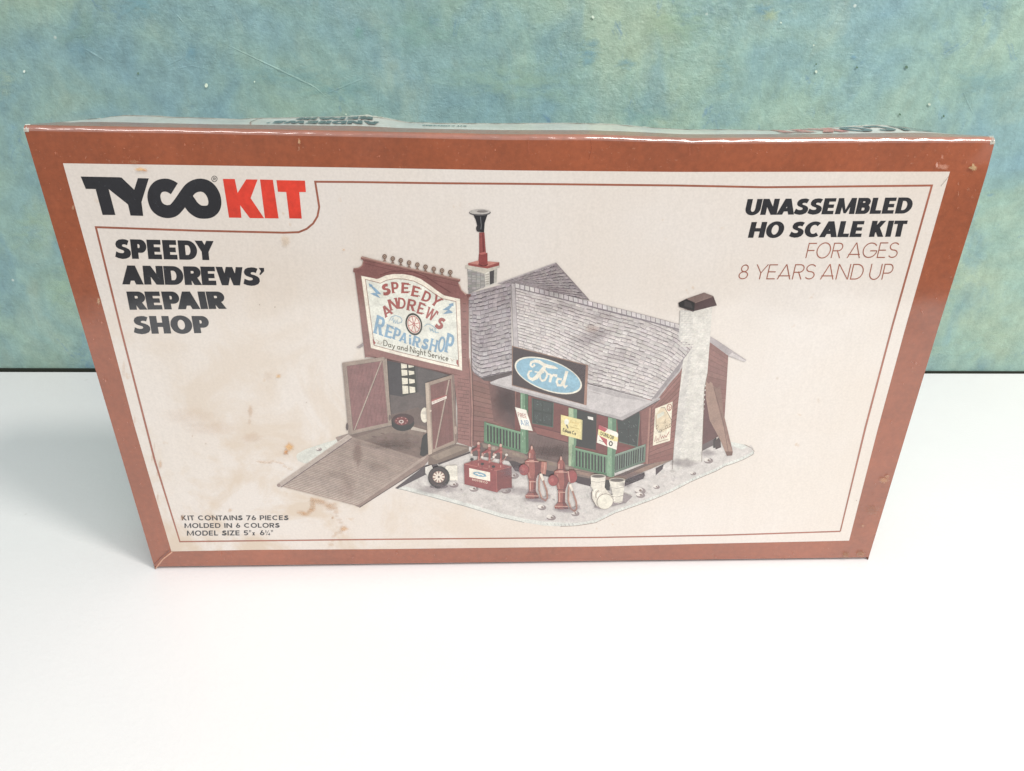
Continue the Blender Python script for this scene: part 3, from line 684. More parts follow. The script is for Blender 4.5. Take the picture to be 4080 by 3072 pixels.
def siding(P, quad, n, col, lcol, lw=2.0, joints=0):
    """boards: quad = TL, TR, BR, BL"""
    P.poly(quad, col); Painter.layer += 1
    for i in range(n):
        t0, t1 = i/n, (i+1)/n
        P.poly([lerp(quad[0], quad[3], t0), lerp(quad[1], quad[2], t0), lerp(quad[1], quad[2], t1), lerp(quad[0], quad[3], t1)], jit(col, 5), up=False)
    Painter.layer += 1
    for i in range(1, n):
        t = i/n; P.band([lerp(quad[0], quad[3], t), lerp(quad[1], quad[2], t)], lw, jit(lcol, 8), up=False)
def B_(name, mat=None, label=None):
    global P
    P.build(name, mat, label=label); P = Painter()
P = Painter()
# base plate the model stands on
P.poly(G((178, 925), (190, 900), (260, 862), (400, 815), (520, 780), (560, 740), (700, 740), (700, 900), (330, 985), (250, 985), (195, 965)), (203, 205, 200))
edge = G((1065, 1207), (1150, 1225), (1300, 1272)) + Q((100, 1125), (400, 1208), (700, 1290), (1100, 1412), (1350, 1468), (1560, 1502), (1750, 1512), (1900, 1505)) + T((180, 1277), (350, 1267), (520, 1240), (700, 1150), (860, 1095), (1060, 1022), (1230, 950), (1400, 862), (1520, 810), (1640, 760), (1720, 715), (1800, 690), (1900, 650), (1978, 608), (1990, 575), (1965, 545), (1900, 515), (1790, 492))
inner = T((1500, 480), (1100, 600), (600, 700)) + Q((900, 600)) + G((1500, 880), (1320, 960))
P.poly(edge+inner, (212, 215, 214))
edge2 = [(x-2, y-(16 if x < 2300 else 11)) for x, y in edge[1:-2]]
P.poly([edge[0]]+edge2+T((1880, 560), (1700, 500))+inner, (206, 199, 200))
P.band(edge[:8], 2.2, (150, 155, 155)); P.band(edge[9:-1], 2.4, (160, 142, 132))
Painter.layer += 1
for k in range(70):   # ribbed rim of the plate
    t = k/70; e = along(edge[8:26], t); P.poly([(e[0]-2, e[1]-10), (e[0]+1, e[1]-11), (e[0]+6, e[1]-2), (e[0]+3, e[1]-2)], jit((196, 198, 198), 10), up=False)
for k in range(420):   # grain of the ground
    t = random.random(); e = along(edge[1:-3], t); s_ = random.uniform(18, 130); x, y = e[0]-s_*.25, e[1]-s_
    if y > 1900-(x-2900)*.5 or x < 2700:
        if k % 30 == 0: Painter.layer += 1
        r = random.uniform(2, 7); P.poly(ellipse(x, y, r*1.6, r*.8, random.random(), 7), jit((201, 194, 195), 9), up=False)
for (x, y, r) in [Q((790, 1095))[0]+(14,), Q((1640, 1410))[0]+(14,), Q((1910, 1368))[0]+(12,), Q((1540, 1300))[0]+(13,), Q((570, 1050))[0]+(14,), Q((1140, 1110))[0]+(16,), T((925, 940))[0]+(17,), T((930, 980))[0]+(14,), T((1080, 905))[0]+(10,), T((1560, 660))[0]+(14,), T((1420, 780))[0]+(9,), T((105, 1190))[0]+(13,), T((325, 1150))[0]+(13,), G((375, 860))[0]+(9,), Q((1230, 950))[0]+(15,)]:
    P.ell(x+r*.2, y+r*.15, r*1.3, r*.8, (150, 135, 138)); P.ell(x-r*.2, y-r*.15, r*.95, r*.55, (222, 214, 212)); P.ell(x+r*.25, y, r*.35, r*.28, (140, 118, 112))
B_('printed_base_plate'); pass
WS = lambda: None
SH = Painter()   # soft washes collected separately (they need see-through ink); each is placed by its layer
def wash(pts_blob): pass

# garage interior, seen through the open doors
P.poly(G((955, 45), (1580, 200), (1590, 760), (1350, 860), (1005, 640)), (88, 82, 85))
P.poly(G((955, 45), (1095, 80), (1115, 480), (1010, 560), (985, 300)), (72, 68, 74))
P.poly(G((1250, 120), (1560, 205), (1330, 280), (1320, 520), (1260, 500)), (96, 88, 90))
P.poly(G((1005, 380), (1120, 400), (1240, 350), (1330, 430), (1330, 560), (1250, 495), (1010, 570)), (104, 92, 92))
P.poly(G((1092, 90), (1222, 108), (1245, 360), (1115, 392)), (62, 62, 58))
pan = []
for r, (a, b) in enumerate([(92, 148), (160, 212), (232, 288), (300, 372)]):
    k = r*7
    pan += [G((1100+k*.6, a), (1152+k*.6, a+4), (1154+k*.6, b-3), (1104+k*.6, b+3)), G((1164+k*.5, a+8), (1212+k*.6, a+14), (1215+k*.6, b-12), (1168+k*.5, b-4))]
P.many(pan, (222, 214, 196))
P.poly(G((1010, 560), (1250, 492), (1340, 570), (1345, 905), (1275, 945), (1100, 905), (690, 790), (650, 735), (1005, 655)), (124, 102, 95))
P.poly(G((1020, 560), (1250, 495), (1330, 560), (1330, 660), (1200, 640), (1010, 620)), (112, 94, 90))
P.poly(G((700, 760), (1000, 660), (1300, 700), (1290, 740), (1000, 715), (760, 790)), (134, 114, 104))
P.poly(G((1200, 660), (1325, 695), (1325, 714), (1190, 690)), (188, 172, 160))
for k in range(34):
    x, y = random.uniform(760, 1290), random.uniform(720, 900)
    if y < 930-(1290-x)*.30: P.poly(G(*ellipse(x, y, random.uniform(8, 34), random.uniform(4, 10), .15, 9)), jit((118, 98, 92), 12))
P.ell(*G((1115, 628))[0], 47, 33, (62, 46, 52)); P.ell(*G((1120, 600))[0], 44, 24, (84, 48, 52)); P.ell(*G((1105, 612))[0], 27, 17, (128, 52, 56)); P.ell(*G((1104, 618))[0], 10, 7, (205, 185, 180)); P.ell(*G((1104, 618))[0], 5, 4, (110, 60, 60))
for a in range(8): x, y = G((1108, 610))[0]; P.ell(x+22*math.cos(a*.785), y+13*math.sin(a*.785), 2.6, 2, (196, 130, 124))
P.ell(*G((1310, 560))[0], 16, 30, (222, 212, 195)); P.ell(*G((1312, 540))[0], 13, 6, (200, 190, 178))
P.poly(G((1285, 770), (1300, 735), (1335, 715), (1340, 900), (1300, 925), (1268, 915)), (66, 58, 62))
B_('printed_garage_interior')

# ramp of narrow boards
P.poly(G((525, 757), (640, 722), (660, 748), (545, 800)), (150, 130, 124))
P.poly(G((1050, 1204), (1320, 1000), (1420, 990), (1430, 1010), (1330, 1080), (1070, 1210)), (92, 84, 90))
P.poly(G((40, 1188), (662, 748), (1285, 945), (735, 1368)), (148, 126, 118))
n = 40
for par in (0, 1):
    Painter.layer += 1
    for i in range(par, n, 2):
        a, b = G((40, 1190), (662, 750)), G((722, 1366), (1283, 948))
        q = [lerp(a[0], a[1], i/n), lerp(b[0], b[1], i/n), lerp(b[0], b[1], (i+.62)/n), lerp(a[0], a[1], (i+.62)/n)]
        f = i/n; P.poly(q, jit((184-28*f, 164-30*f, 154-30*f), 5), up=False)
P.poly(G((10, 1168), (640, 728), (668, 750), (660, 770), (45, 1197), (20, 1192)), (176, 158, 150)); P.band(G((45, 1195), (665, 765)), 3.2, (112, 92, 96)); P.band(G((14, 1166), (640, 732)), 2, (196, 180, 172))
P.ell(*G((24, 1178))[0], 7, 7, (150, 128, 124))
P.poly(G((695, 1358), (1290, 930), (1348, 908), (1350, 955), (1310, 1005), (740, 1376)), (148, 124, 116)); P.poly(G((695, 1358), (1285, 935), (1340, 912), (1300, 955), (735, 1345)), (172, 150, 140))
P.band(G((735, 1374), (1310, 1006)), 3, (96, 80, 82))
P.poly(G((1345, 905), (1580, 812), (1700, 838), (1700, 880), (1430, 990), (1340, 1000)), (128, 108, 98)); P.poly(G((1360, 925), (1590, 830), (1690, 850), (1420, 960)), (150, 130, 116))
P.band(G((1430, 992), (1710, 888)), 7, (86, 74, 76))
B_('printed_ramp')

# back wing of the barn roof, stone stack with its horn pipe
shingles(P, H((430, 238), (855, 86)), H((560, 252), (1098, 358)), 11, 24, (150, 138, 146), (160, 148, 156), (128, 116, 126))
P.band(H((430, 238), (855, 86)), 4, (178, 168, 174)); P.band(H((855, 86), (1100, 358)), 4, (140, 128, 136))
B_('printed_rear_roof')
P.poly(C((1338, 640), (1502, 682), (1508, 810), (1350, 880)), (138, 134, 138)); P.poly(C((1500, 680), (1622, 638), (1616, 780), (1508, 812)), (206, 202, 196))
st = []
for r in range(8):
    for k in range(4):
        a, b = C((1340, 645+r*26), (1502, 686+r*17)); st.append(([lerp(a, b, k/4+.02), lerp(a, b, k/4+.23), (lerp(a, b, k/4+.23)[0], lerp(a, b, k/4+.23)[1]+7), (lerp(a, b, k/4+.02)[0], lerp(a, b, k/4+.02)[1]+8)], jit((156, 152, 154), 14)))
P.many(st)
P.many([C((1508, y), (1545, y-8), (1545, y+8), (1508, y+14)) for y in range(695, 800, 22)], (168, 160, 154))
P.poly(C((1548, 670), (1592, 655), (1590, 780), (1550, 795)), (76, 72, 78)); P.poly(C((1592, 652), (1620, 642), (1616, 770), (1592, 780)), (176, 170, 166))
P.poly(C((1318, 612), (1345, 600), (1528, 642), (1645, 600), (1645, 630), (1500, 690), (1322, 640)), (190, 182, 172)); P.poly(C((1345, 590), (1440, 565), (1642, 582), (1640, 612), (1530, 642), (1347, 612)), (160, 66, 60)); P.poly(C((1345, 590), (1440, 565), (1642, 582), (1530, 618)), (200, 118, 104))
P.ell(*C((1488, 600))[0], 19, 9, (110, 38, 38)); P.poly(C((1443, 560), (1448, 500), (1528, 492), (1530, 600), (1490, 614), (1450, 600)), (150, 48, 46)); P.poly(C((1450, 470), (1450, 300), (1500, 300), (1514, 490), (1450, 500)), (158, 60, 56)); P.poly(C((1478, 305), (1490, 305), (1502, 490), (1484, 490)), (124, 40, 42)); P.poly(C((1446, 500), (1500, 482), (1520, 500), (1470, 512)), (192, 84, 76))
P.poly(C((1392, 128), (1530, 128), (1502, 210), (1496, 300), (1445, 292), (1424, 262), (1430, 230), (1418, 180)), (44, 44, 52)); P.ell(*C((1440, 262))[0], 8, 13, (56, 54, 60)); P.band(C((1462, 150), (1470, 230), (1466, 270)), 3, (110, 110, 118))
P.ell(*C((1457, 110))[0], 43, 13, (88, 86, 92)); P.ell(*C((1455, 104))[0], 41, 10, (178, 172, 172)); P.ell(*C((1480, 100))[0], 22, 5, (132, 124, 126))
B_('printed_stone_stack')

# side wall of the barn below the roof (in the roof's shade) and the shop front behind the porch
siding(P, H((245, 870), (560, 985), (560, 1440), (245, 1430)), 15, (140, 92, 84), (104, 66, 62), 2.0)
for k in range(6):
    P.poly(H((360+k*14, 955+k*4), (560, 1010), (560, 1320), (400+k*22, 1250-k*8)), (120-k*5, 80-k*2, 76-k*1.0))
P.poly(H((555, 985), (1560, 1090), (1500, 1560), (1290, 1600), (950, 1560), (690, 1420), (555, 1330)), (128, 70, 66))
P.poly(H((560, 1330), (700, 1330), (950, 1400), (950, 1500), (850, 1530), (700, 1480), (555, 1420)), (122, 96, 92)); P.poly(H((640, 1350), (760, 1340), (950, 1400), (960, 1580), (780, 1560), (600, 1480)), (116, 92, 90))
for k in range(14): P.band(H((650+k*22, 1365+k*5), (600+k*24, 1480+k*6)), 1.4, jit((100, 78, 78), 8))
P.poly(H((690, 1285), (940, 1345), (945, 1405), (720, 1345)), (146, 82, 76)); P.band(H((690, 1285), (940, 1345)), 4, (110, 58, 56)); P.band(H((720, 1345), (945, 1405)), 3, (92, 60, 60))
P.poly(H((682, 1078), (838, 1112), (834, 1292), (684, 1262)), (58, 72, 68)); P.many([H((695, 1092), (752, 1102), (752, 1172), (695, 1162)), H((762, 1106), (826, 1120), (824, 1188), (762, 1175)), H((697, 1176), (752, 1186), (752, 1252), (697, 1240)), H((762, 1190), (824, 1202), (822, 1278), (762, 1258))], (70, 78, 78)); P.band(H((682, 1078), (684, 1262), (834, 1292), (838, 1112)), 3, (78, 102, 92))
for k in range(24):
    x, y = random.uniform(690, 820), random.uniform(1100, 1260); P.poly(H(*ellipse(x, y, random.uniform(2, 9), 2, .4, 6)), jit((96, 112, 110), 14))
P.poly(H((1005, 1160), (1155, 1200), (1150, 1460), (1000, 1430)), (62, 66, 66)); P.poly(H((1028, 1250), (1128, 1270), (1126, 1430), (1028, 1410)), (52, 58, 58)); P.poly(H((1090, 1212), (1130, 1220), (1130, 1242), (1092, 1232)), (228, 224, 222))
P.poly(H((1165, 1190), (1240, 1215), (1240, 1400), (1150, 1470)), (132, 62, 60))
P.poly(H((1305, 1225), (1475, 1170), (1455, 1440), (1318, 1400)), (66, 74, 74)); P.band(H((1475, 1175), (1455, 1435), (1320, 1400)), 3, (96, 122, 110)); P.band(H((1390, 1200), (1388, 1420)), 2.5, (44, 54, 52)); P.band(H((1310, 1310), (1462, 1305)), 2.5, (44, 54, 52))
for k in range(22):
    x, y = random.uniform(1320, 1450), random.uniform(1230, 1400); P.poly(H(*ellipse(x, y, random.uniform(3, 10), 2.4, .9, 6)), jit((98, 108, 108), 14))
P.poly(H((1300, 1430), (1450, 1450), (1400, 1520), (1300, 1490)), (140, 66, 62)); P.poly(H((555, 1020), (600, 1030), (600, 1160), (556, 1140)), (110, 66, 62)); P.band(H((560, 1000), (562, 1150)), 4, (150, 96, 84)); P.band(H((665, 1060), (668, 1300)), 5, (140, 82, 74))
B_('printed_shop_front')

# floor joists, foundations, dark void below the floor
P.poly(H((240, 1440), (330, 1400), (640, 1492), (950, 1560), (1235, 1650), (1290, 1650), (1515, 1560), (1600, 1540), (1500, 1620), (1330, 1690), (1100, 1680), (700, 1580), (400, 1520), (230, 1500)), (112, 94, 92))
P.poly(Q((880, 590), (1340, 700), (1370, 730), (1850, 840), (2120, 900), (2120, 960), (1850, 940), (1500, 850), (1260, 770), (900, 640)), (140, 116, 106))
st = []
for k in range(26):
    t = k/26; a = lerp((900, 620), (2080, 940), t); st.append((Q((a[0], a[1]-16), (a[0]+38, a[1]-8), (a[0]+40, a[1]+26), (a[0]+2, a[1]+18)), jit((152, 130, 118), 14)))
P.many(st)
P.poly(Q((1180, 790), (1400, 800), (2212, 960), (2212, 1060), (1950, 1030), (1600, 960), (1250, 900)), (84, 74, 78))
P.poly(Q((1190, 770), (1250, 745), (1500, 800), (1900, 900), (2212, 960), (2090, 985), (1800, 930), (1400, 850)), (130, 110, 104))
P.poly(T((310, 745), (630, 810), (780, 800), (980, 715), (1232, 625), (1232, 655), (800, 832), (640, 850), (310, 775)), (156, 124, 110)); P.band(T((310, 745), (630, 812), (780, 800), (980, 712)), 2, (110, 84, 78))
P.poly(T((790, 840), (970, 770), (975, 800), (960, 830), (790, 900)), (78, 66, 74)); P.poly(T((1075, 735), (1160, 690), (1140, 740), (1075, 800)), (88, 76, 84)); P.poly(T((980, 765), (1076, 720), (1076, 800), (1050, 812), (960, 835), (975, 800)), (214, 206, 208)); P.poly(T((1150, 700), (1215, 665), (1215, 745), (1190, 765), (1140, 740)), (216, 208, 210))
P.poly(T((330, 830), (470, 830), (470, 900), (350, 870)), (84, 72, 78)); P.poly(T((600, 840), (650, 840), (650, 940), (600, 930)), (70, 62, 70))
P.poly(T((1500, 500), (1620, 460), (1610, 520), (1500, 575)), (110, 96, 100)); P.poly(T((1610, 470), (1640, 440), (1636, 540), (1610, 545)), (74, 62, 66))
B_('printed_foundations')

# right gable wall, rear lean-to, chimney and the planks
P.poly(H((1980, 620), (2040, 655), (2255, 800), (2240, 812), (2120, 768), (1985, 680)), (176, 164, 172)); P.poly(H((2122, 766), (2240, 812), (2255, 806), (2150, 745)), (204, 194, 200))
siding(P, H((1975, 660), (2122, 768), (2088, 1330), (1925, 1425)), 18, (150, 98, 92), (124, 76, 72), 1.6)
P.poly(H((1950, 1000), (1990, 1080), (2050, 1360), (1925, 1425)), (112, 72, 72)); P.poly(H((2020, 1400), (2060, 1360), (2070, 1440), (2030, 1455)), (84, 68, 70))
siding(P, H((1830, 765), (1700, 700), (1470, 1180), (1560, 1110)), 2, (150, 96, 90), (150, 96, 90), 1)
siding(P, [*H((1560, 1100), (1830, 770)), *H((1712, 1530), (1520, 1565))], 17, (152, 96, 88), (118, 70, 66), 1.8)
P.poly(H((1470, 1175), (1565, 1125), (1520, 1560), (1500, 1562)), (146, 90, 84)); P.band(H((1548, 1150), (1525, 1560)), 7, (172, 118, 104)); P.band(H((1560, 1140), (1536, 1560)), 2, (112, 66, 62)); P.band(H((1480, 1180), (1478, 1420)), 2.5, (108, 64, 60))
B_('printed_side_wall')
P.poly(H((1955, 950), (1978, 972), (1990, 958), (2005, 970), (2070, 1180), (2155, 1475), (2150, 1500), (2112, 1502), (2060, 1380), (1985, 1240), (1958, 1080)), (168, 130, 114)); P.poly(H((2010, 985), (2040, 1005), (2065, 985), (2085, 1180), (2155, 1470), (2120, 1400), (2050, 1160)), (150, 110, 98)); P.band(H((2015, 1000), (2080, 1230), (2125, 1490)), 1.8, (118, 84, 76)); P.poly(H((2100, 1470), (2155, 1470), (2150, 1500), (2112, 1503)), (126, 92, 82))
B_('printed_plank')

# main roof and front barn roof
rt = H((215, 312), (525, 228)); rb = H((240, 868), (262, 900), (308, 932), (535, 882))
shingles(P, rt, rb, 21, 10, (158, 146, 156), (178, 168, 176), (138, 127, 138))
B_('printed_barn_roof')
mt = H((560, 245), (900, 325), (1180, 400), (1500, 478), (1762, 548)); mb = H((578, 700), (1092, 985), (1290, 1030), (1400, 1050), (1500, 1085), (1560, 1090))
P.poly(H((1762, 548), (1775, 640), (1870, 690), (1760, 880), (1690, 960), (1600, 1080), (1560, 1090), (1500, 1050), (1500, 700)), (150, 140, 148))
mt2 = H((560, 250), (900, 330), (1180, 404), (1500, 484), (1768, 600), (1868, 690)); mb2 = H((578, 720), (800, 790), (1092, 968), (1290, 1020), (1420, 1055), (1555, 1092))
shingles(P, mt2, mb2, 21, 31, (194, 184, 188), (208, 199, 202), (172, 161, 167), .35, 9)
cap = []
for k in range(34):
    a, b = along(H((556, 236), (900, 316), (1180, 388), (1500, 468), (1764, 540)), k/34+.002), along(H((556, 236), (900, 316), (1180, 388), (1500, 468), (1764, 540)), (k+.9)/34)
    cap.append(([a, b, (b[0]+1, b[1]+17), (a[0]+1, a[1]+17)], jit((200, 192, 198), 9)))
P.many([H((552, 234), (900, 314), (1180, 386), (1500, 466), (1766, 538), (1768, 580), (1500, 512), (1180, 430), (900, 356), (556, 274))], (130, 118, 130)); P.many(cap)
P.band(H((1868, 690), (1760, 885), (1690, 965), (1602, 1080), (1560, 1094)), 6, (182, 172, 178)); P.band(H((1092, 972), (1290, 1024), (1400, 1052), (1440, 1075), (1500, 1092), (1560, 1098)), 3, (92, 80, 88))
P.poly(H((528, 236), (556, 240), (582, 712), (546, 700)), (178, 168, 176)); P.band(H((556, 240), (582, 712)), 1.8, (132, 120, 132)); P.band(H((530, 236), (546, 700)), 1.5, (140, 128, 140))
B_('printed_main_roof')
# porch roof
P.poly(H((372, 962), (535, 898), (1090, 975), (1290, 1025), (1430, 1062), (1560, 1098), (1622, 1076), (1340, 1228), (1000, 1140), (600, 1030)), (194, 186, 192))
P.poly(H((372, 962), (600, 1022), (1000, 1132), (1335, 1218), (1622, 1074), (1622, 1088), (1345, 1242), (1000, 1150), (600, 1040), (380, 976)), (172, 164, 170)); P.band(H((600, 1042), (1000, 1152), (1345, 1245), (1615, 1095)), 3.4, (96, 82, 86))
P.poly(H((1095, 985), (1300, 1030), (1450, 1075), (1540, 1105), (1300, 1070), (1095, 1010)), (176, 168, 174)); P.band(H((1110, 1030), (1185, 1050)), 1.6, (150, 138, 140)); P.band(H((310, 934), (535, 890), (535, 905), (400, 945)), 3, (92, 78, 84))
P.poly(H((312, 934), (535, 884), (535, 900), (385, 955), (330, 950)), (90, 76, 80))
B_('printed_porch_roof')
# chimney in front of the right gable
P.poly(H((1768, 430), (1870, 440), (2006, 405), (1968, 900), (1945, 1010), (1925, 1545), (1800, 1580), (1742, 1620), (1712, 1600), (1722, 1440), (1745, 1200), (1790, 800), (1872, 688), (1758, 648)), (216, 211, 208))
P.poly(H((1768, 430), (1868, 440), (1850, 660), (1830, 660), (1758, 648)), (204, 200, 200)); P.poly(H((1830, 770), (1872, 690), (1850, 800), (1800, 1300), (1770, 1590), (1742, 1620), (1712, 1600), (1722, 1440), (1765, 1050)), (204, 199, 199))
bk = []
for r in range(64):
    for k in range(7):
        y = 450+r*17.2; xl = 1775-(y-450)*0.02 if y < 700 else 1850-(y-700)*.115; xr = 2000-(y-420)*.072
        a = xl+(xr-xl)*(k+.5*(r % 2))/7.5; bk.append((H((a, y), (a+(xr-xl)/8.5, y-4), (a+(xr-xl)/8.5, y+8), (a, y+12)), jit((216, 211, 208), 5)))
P.many(bk)
P.band(H((1750, 1150), (1722, 1440), (1712, 1600)), 1.8, (150, 128, 124)); P.band(H((1968, 900), (1946, 1010), (1926, 1545)), 2, (140, 124, 110))
P.poly(H((1755, 378), (1812, 350), (1945, 304), (2012, 330), (2038, 398), (1872, 440), (1862, 445), (1760, 408)), (84, 62, 64)); P.poly(H((1815, 350), (1948, 306), (2008, 330), (1880, 378)), (132, 104, 100)); P.poly(H((1756, 380), (1815, 352), (1876, 380), (1872, 438), (1765, 408)), (44, 40, 46)); P.poly(H((1800, 362), (1850, 380), (1860, 420), (1800, 405)), (66, 60, 64)); P.poly(H((1880, 380), (2006, 334), (2034, 396), (1884, 436)), (88, 62, 66)); P.band(H((1876, 380), (2010, 332)), 2, (150, 120, 114))
B_('printed_chimney')
# poster on the gable wall: a plain sheet with a sketched car
P.poly(H((1586, 1156), (1713, 1104), (1694, 1392), (1568, 1428)), (232, 220, 198))
P.poly(H((1590, 1205), (1625, 1150), (1655, 1148), (1700, 1225), (1704, 1290), (1640, 1330), (1592, 1305)), (222, 200, 164)); P.poly(H((1598, 1200), (1650, 1175), (1652, 1200), (1600, 1232)), (214, 214, 200))
P.band(H((1625, 1150), (1655, 1148), (1708, 1245)), 2, (120, 96, 80)); P.band(H((1590, 1205), (1592, 1300), (1612, 1330), (1640, 1312), (1700, 1285), (1708, 1245)), 1.6, (120, 96, 80)); P.band(H((1650, 1255), (1662, 1235), (1660, 1260), (1640, 1262)), 1.4, (130, 100, 84))
for (x, y) in [(1600, 1290), (1625, 1320), (1668, 1290), (1695, 1278)]: P.band(H(*ellipse(x, y, 7, 13, .3, 10)), 1.4, (110, 90, 78), closed=True)
P.band(H(*ellipse(1689, 1147, 16, 25, .2, 16)), 3, (178, 84, 72), closed=True); P.band(H((1682, 1135), (1696, 1148), (1682, 1160), (1698, 1164)), 2.4, (178, 84, 72))
P.band(H((1582, 1400), (1592, 1352), (1596, 1395), (1606, 1372), (1612, 1392), (1622, 1345), (1630, 1376), (1640, 1356), (1648, 1372), (1656, 1350), (1664, 1366), (1688, 1325)), 2.4, (172, 78, 70)); P.band(H((1592, 1406), (1684, 1378)), 1.8, (150, 96, 84))
B_('printed_poster')

# ford style board above the porch
P.poly(H((535, 694), (1094, 836), (1082, 1132), (533, 986)), (150, 112, 92)); P.poly(H((541, 702), (1082, 840), (1064, 1124), (538, 980)), (74, 60, 63)); P.poly(H((1076, 838), (1092, 840), (1080, 1130), (1062, 1124)), (168, 118, 98))
def ov(a, k=1.0, cx=801, cy=912): return [(cx+k*(247*math.cos(t)), cy+k*(118*math.sin(t))+k*72*math.cos(t)) for t in [2*PI*i/44 for i in range(44)]]
P.poly(H(*ov(0)), (226, 220, 205)); P.poly(H(*[(801+(x-801)*.955, 912+(y-912)*.925) for x, y in ov(0)]), (118, 178, 212))
Wc = (228, 220, 206)
P.band(H((668, 838), (676, 815), (705, 806), (735, 812), (765, 832), (800, 846), (840, 852), (872, 862)), [7, 9, 12, 13, 13, 14, 12, 3], Wc)
P.band(H((668, 838), (684, 850), (700, 840), (695, 828)), 6, Wc)
P.band(H((775, 842), (768, 860), (735, 900), (712, 928), (684, 942), (660, 930), (652, 905), (662, 882), (682, 878)), [10, 16, 16, 16, 12, 9, 8, 7, 5], Wc)
P.band(H((700, 884), (740, 892), (770, 890)), 5, Wc)
P.band(H((762, 872), (745, 880), (738, 905), (742, 935), (756, 952), (776, 946), (790, 920), (792, 895), (775, 875), (762, 872)), 7.5, Wc)
P.band(H((790, 900), (815, 905), (822, 915), (812, 962)), [5, 7, 11, 10], Wc); P.band(H((816, 935), (838, 908), (858, 912), (858, 925)), [6, 8, 10, 8], Wc)
P.band(H((900, 942), (872, 935), (862, 958), (872, 985), (895, 985), (910, 950)), 8.5, Wc); P.band(H((938, 880), (925, 925), (912, 980), (925, 998), (942, 985)), [12, 12, 11, 8, 4], Wc)
B_('printed_oval_sign', label='blue oval sign reading Ford on a dark board')

# green porch posts, rails and their hanging signs
def railing(tl, tr, bl, br, n, col, dark=(58, 66, 58)):
    P.poly(H(tl, tr, br, bl), dark); bars = []
    for k in range(n):
        a, b = (k+.30)/n, (k+.78)/n
        bars.append((H(lerp(tl, tr, a), lerp(tl, tr, b), lerp(bl, br, b), lerp(bl, br, a)), jit(col, 12)))
    P.many(bars); P.band(H(tl, tr), 9, tuple(c+8 for c in col)); P.band(H(bl, br), 9, tuple(c-12 for c in col)); P.band(H((tl[0], tl[1]-3), (tr[0], tr[1]-3)), 2, tuple(min(255, c+34) for c in col))
railing((332, 1262), (612, 1338), (334, 1398), (612, 1470), 12, (96, 142, 108))
P.band(H((338, 1250), (336, 1400)), 8, (92, 134, 104))
P.poly(H((596, 1040), (652, 1050), (656, 1470), (640, 1490), (598, 1478)), (104, 150, 116)); P.poly(H((630, 1048), (652, 1052), (656, 1470), (636, 1480)), (74, 116, 86)); P.band(H((606, 1050), (606, 1160)), 3, (150, 186, 156))
railing((985, 1448), (1236, 1508), (985, 1580), (1236, 1640), 11, (98, 142, 110)); 
P.poly(H((950, 1148), (1012, 1162), (1010, 1230), (992, 1420), (985, 1580), (950, 1576)), (160, 186, 146)); P.poly(H((985, 1156), (1012, 1162), (1006, 1420), (988, 1450)), (104, 146, 116)); P.poly(H((978, 1420), (1000, 1420), (990, 1582), (968, 1578)), (110, 152, 118))
railing((1290, 1500), (1514, 1424), (1288, 1620), (1508, 1540), 13, (112, 136, 122))
P.band(H((1513, 1415), (1508, 1548)), 4, (104, 130, 116))
P.poly(H((1240, 1218), (1300, 1232), (1302, 1440), (1290, 1500), (1286, 1652), (1262, 1660), (1230, 1648), (1236, 1440)), (124, 170, 136)); P.poly(H((1270, 1226), (1300, 1232), (1302, 1440), (1288, 1500), (1286, 1650), (1266, 1656)), (94, 136, 108))
for k in range(26):
    x = random.choice([615, 965, 1250]); y = random.uniform(1240, 1600) if x > 700 else random.uniform(1060, 1460)
    P.poly(H(*ellipse(x+random.uniform(-10, 14), y, 2.5, random.uniform(5, 16), 0, 7)), jit((150, 182, 150), 16))
B_('printed_porch_railing')
P.poly(H((556, 1144), (640, 1166), (688, 1320), (600, 1304)), (234, 228, 220)); P.band(H((640, 1166), (688, 1320)), 2, (168, 140, 120))
text(P, 'FREE', *H((574, 1182), (636, 1196), (580, 1214), (646, 1228)), (188, 112, 100), .2, .16, .14); text(P, 'AIR', *H((588, 1236), (654, 1242), (600, 1276), (664, 1284)), (130, 165, 200), .2, .16, .2)
B_('printed_hanging_sign', label='white sign reading FREE AIR')
P.poly(H((893, 1200), (1048, 1238), (1045, 1384), (893, 1344)), (234, 214, 128)); P.poly(H((1044, 1238), (1052, 1240), (1048, 1386), (1041, 1382)), (196, 186, 120)); P.ell(*H((935, 1252))[0], 9, 12, (226, 226, 216)); P.poly(H((928, 1272), (940, 1272), (950, 1298), (942, 1302)), (110, 106, 100))
text(P, 'Electric'.replace('l', 'i'), *H((964, 1238), (1024, 1254), (962, 1258), (1024, 1274)), (214, 176, 70), .16, .14, .16); P.band(H((995, 1278), (1015, 1284)), 3, (206, 176, 84)); P.band(H((962, 1288), (1026, 1306)), 3, (206, 176, 84))
text(P, 'Edison Co', *H((908, 1296), (1004, 1324), (906, 1322), (1002, 1350)), (92, 84, 60), .26, .2, .12)
B_('printed_hanging_sign', label='yellow sign reading Edison Co')
P.poly(H((1172, 1274), (1240, 1304), (1304, 1328), (1314, 1342), (1302, 1458), (1156, 1404)), (238, 232, 222)); P.poly(H((1172, 1274), (1236, 1304), (1216, 1328), (1168, 1306)), (196, 60, 80)); P.poly(H((1168, 1306), (1216, 1328), (1312, 1368), (1310, 1398), (1262, 1388), (1166, 1348)), (238, 222, 130)); P.poly(H((1172, 1352), (1232, 1380), (1232, 1432), (1210, 1405)), (196, 70, 74))
text(P, 'DUNLOP', *H((1184, 1322), (1284, 1358), (1184, 1348), (1282, 1386)), (64, 58, 46), .24, .2, .12); P.band(H(*ellipse(1259, 1412, 11, 15, 0, 18)), 4.4, (72, 66, 62), closed=True); P.band(H((1172, 1385), (1206, 1400)), 2.4, (150, 140, 132))
